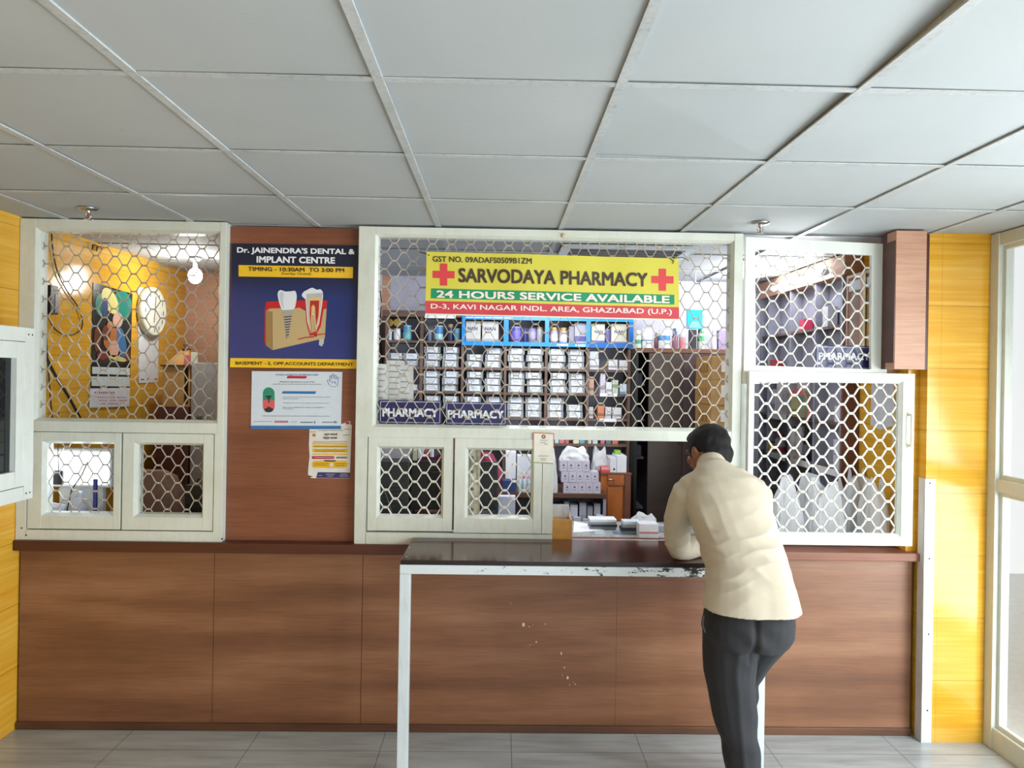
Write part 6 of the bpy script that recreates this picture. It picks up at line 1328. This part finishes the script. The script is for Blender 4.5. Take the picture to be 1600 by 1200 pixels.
b = MB(); zk = AZ(283, 546, yt_); q4 = [(x0 + .01, yt_, z1 + .0125), (x1 - .01, yt_, z1 + .0125), (x1 - .01, yt_ + .17, z1 + .0125), (x0 + .01, yt_ + .17, z1 + .0125)]; q5 = [(xa - .03, yt_ + .07, zk), (xa + .02, yt_ + .07, zk), (xa + .02, yt_ + .1, zk), (xa - .03, yt_ + .1, zk)]; b.loft([[Vector(p) for p in q4], [Vector(p) for p in q5]], 0, True, False); b.build('roof', plain(176, 128, 66, .5, var=.1), hb); MB().lathe([(.022, .0005), (.03, .004), (.012, .014), (.02, .03), (.014, .044), (.002, .055)], (xa - .005, yt_ + .085, zk), 12).build('finial', plain(96, 64, 44, .5), hb)
zst = z0 - .0005; sd_ = tag(MB().box(x0 - .02, AX(295, 640, yt_ - .03), yt_ - .03, yt_ + .26, 0, zst).build('brown_stand', plain(96, 52, 48, .5, var=.08), None, .002), 'maroon brown cabinet under the house-shaped wooden box', 'cabinet')
yg_ = 1.13; x0, x1, z0, z1 = rect(298, 352, 567, 700, yg_); gp = thing('grey_locker', 'plain grey steel locker in back right of the left room', 'locker', ((x0 + x1) / 2, yg_ + .1, 0)); MB().box(x0, x1, yg_, yg_ + .22, 0, z1).build('locker_body', plain(168, 166, 166, .45), gp, .004); p = at(312, 652, yg_); MB().lathe([(.018, 0), (.018, .004), (.010, .006), (.002, .006)], (p.x, yg_, p.z), 14, 0, 'y').build('lock', plain(120, 118, 118, .4, .5), gp)
rp = thing('packets', 'red and white packet standing on the house-shaped box roof edge', 'packet', at(292, 572, yt_ - .01)); x0, x1, zq0, zq1 = rect(288, 309, 550, 571, yt_ - .008)
zev = AZ(275, 573, yt_) + .0125; MB().box(x0, (x0 + x1) / 2, yt_ - .011, yt_ - .003, zev, zq1 - .02).build('red_packet', plain(206, 110, 110, .5), rp); MB().box((x0 + x1) / 2 + .0005, x1, yt_ - .011, yt_ - .003, zev, zq1).build('white_packet', plain(214, 216, 196, .5), rp)
for k, (x, y) in enumerate(((146, 384), (153, 386))): tag(MB().tube([atx(x - 2, y + 6, XL + .006), atx(x - 1, y - 1, XL + .02), atx(x + 5, y, XL + .02), atx(x + 6, y + 5, XL + .006)], .004, 6).build('wall_hook', M['black']), '%s black hook at the top of the yellow wall in the left room' % ('left', 'right')[k], 'hook')
# bulb
p = at(305, 431, 1.05); bl = thing('light_bulb', 'glowing white bulb under the ceiling at right of the left window', 'bulb', (p.x, 1.05, ZC)); zz_ = p.z
MB().lathe([(.035, 0), (.035, -.012), (.02, -.02)], (p.x, 1.05, ZC - .003), 16).build('ceiling_rose', M['steel'], bl); MB().tube([(p.x, 1.05, ZC - .02), (p.x, 1.05, zz_ + .045)], .014, 12).build('holder', M['steel'], bl); MB().ell((p.x, 1.05, zz_), (.042, .042, .05), 18, 12).build('bulb', emit('bulb_glow', (1, 1, .98, 1), 20), bl)
point('light_bulb_glow', (p.x, .98, zz_ - .07), 9, (1, .98, .94), .05)

# ================================================================== seated shop worker behind the monitor
st_ = thing('stool', 'round wooden stool under the seated worker in maroon', 'stool', (pd(713, 700, 4.14).x, pd(713, 700, 4.14).y, 0)); sx, sy = st_.location.x, st_.location.y
MB().lathe([(.16, .64), (.17, .65), (.17, .675), (.16, .68)], (sx, sy, 0), 20).build('seat', M['orange'], st_)
for k in range(4): q_ = math.pi / 4 + HP * k; MB().tube([(sx + .11 * math.cos(q_), sy + .11 * math.sin(q_), .64), (sx + .17 * math.cos(q_), sy + .17 * math.sin(q_), .0)], .014, 8).build('leg', M['brownpanel'], st_)
b = MB(); c0 = Vector((sx, sy, 0)); V = lambda x, y, z: c0 + Vector((x, y, z)); hc2 = V(-.01, -.07, 1.425)
tsh = [(V(0, .0, .72), .165, .12), (V(0, .0, .85), .15, .115), (V(0, -.01, 1.0), .155, .11), (V(0, -.02, 1.14), .165, .11), (V(0, -.03, 1.22), .15, .095), (V(0, -.035, 1.27), .08, .07)]
W2 = dict(ls=V(-.165, -.03, 1.205), rs=V(.165, -.03, 1.225), le=V(-.22, -.12, .98), re=V(.225, -.14, 1.14), lw=V(-.13, -.30, .99), rw=V(.04, -.33, 1.10))
def tor2(mb, g, a=0): mb.loft([ering(c, Vector((1, 0, 0)), Vector((0, 1, 0)), w_ + g, d_ + g, 24, 2.3) for c, w_, d_ in tsh[a:]])
tor2(b, -.015); head_geo(b, hc2, Vector((0, -.9, -.35)), Vector((0, -.2, 1)), .95); limb(b, [(V(0, -.035, 1.25), .055, None), (V(-.005, -.055, 1.34), .053, None)])
for s_, e_, w_, sd_ in (('ls', 'le', 'lw', -1), ('rs', 're', 'rw', 1)):
    limb(b, smooth_pts([(W2[s_], .045, None), (W2[e_], .036, None), (W2[w_], .025, .022)])); hand(b, W2[w_], W2[w_] - W2[e_], (0, 0, 1), sd_, .4)
LG = []
for s_ in (-1, 1):
    pts_ = [(V(s_ * .09, 0, .74), .085, None), (V(s_ * .12, -.26, .72), .07, None), (V(s_ * .12, -.40, .66), .062, None), (V(s_ * .12, -.40, .35), .052, None), (V(s_ * .12, -.38, .10), .042, None)]; LG.append(pts_)
    limb(b, smooth_pts([(p, r - .016, r - .016) for p, r, _ in pts_])); limb(b, [(V(s_ * .12, -.38, .09), .034, None), (V(s_ * .12, -.42, .045), .036, .034), (V(s_ * .125, -.54, .03), .036, .022)])
wk = finish(remesh(b, .010, 2), 'person', M['skin'], None, None, c0); tag(wk, 'seated shop worker in maroon shirt glimpsed behind the monitor in the hatch sash', 'person')
b = MB(); tor2(b, .004)
for s_, e_, w_ in (('ls', 'le', 'lw'), ('rs', 're', 'rw')): limb(b, smooth_pts([(W2[s_], .062, None), ((W2[s_] + W2[e_]) / 2, .056, None), (W2[e_], .048, None), (W2[e_] * .6 + W2[w_] * .4, .044, None)]))
M['maroon'] = cloth('maroon_shirt', srgb(112, 34, 62)); finish(remesh(b, .010, 2), 'shirt', M['maroon'], wk, lambda v, n: .005 * noise.noise(v * 9))
b = MB(); b.loft([ering(V(0, 0, .70), Vector((1, 0, 0)), Vector((0, 1, 0)), .15, .13), ering(V(0, 0, .80), Vector((1, 0, 0)), Vector((0, 1, 0)), .155, .12)])
for L in LG: limb(b, smooth_pts(L))
finish(remesh(b, .010, 2), 'trousers', cloth('dark_trousers', srgb(50, 50, 60)), wk)
f_ = Vector((0, -.9, -.35)).normalized(); u_ = Vector((0, -.2, 1)); r_ = f_.cross((u_ - f_ * u_.dot(f_)).normalized()); u_ = r_.cross(f_); R3 = Matrix((r_, f_, u_)).transposed()
b = MB(); b.ell(hc2 - f_ * .018 + u_ * .036, (.080, .090, .080), 20, 12, 0, R3); b.ell(hc2 - f_ * .045 - u_ * .012, (.068, .06, .066), 16, 10, 0, R3); finish(remesh(b, .008, 2), 'hair', M['hair'], wk)
for q_ in (-1, 1): b = MB(); b.ell(hc2 + r_ * (q_ * .031) + f_ * .073 - u_ * .004, (.010, .010, .007), 10, 8, 0, R3); b.build('eye', plain(120, 100, 90, .2), wk)
for s_ in (-1, 1):
    b = MB(); rings = []
    for t_, w_, h_ in ((.07, .022, .05), (.03, .036, .08), (-.05, .04, .07), (-.12, .045, .05), (-.18, .03, .035)): c = V(s_ * .122, -.38 + t_, h_ / 2 + .001); rings.append(ering(c, Vector((1, 0, 0)), Vector((0, 0, 1)), w_, h_ / 2, 14, 2.8))
    b.loft(rings); b.build('shoe', M['black'], wk)
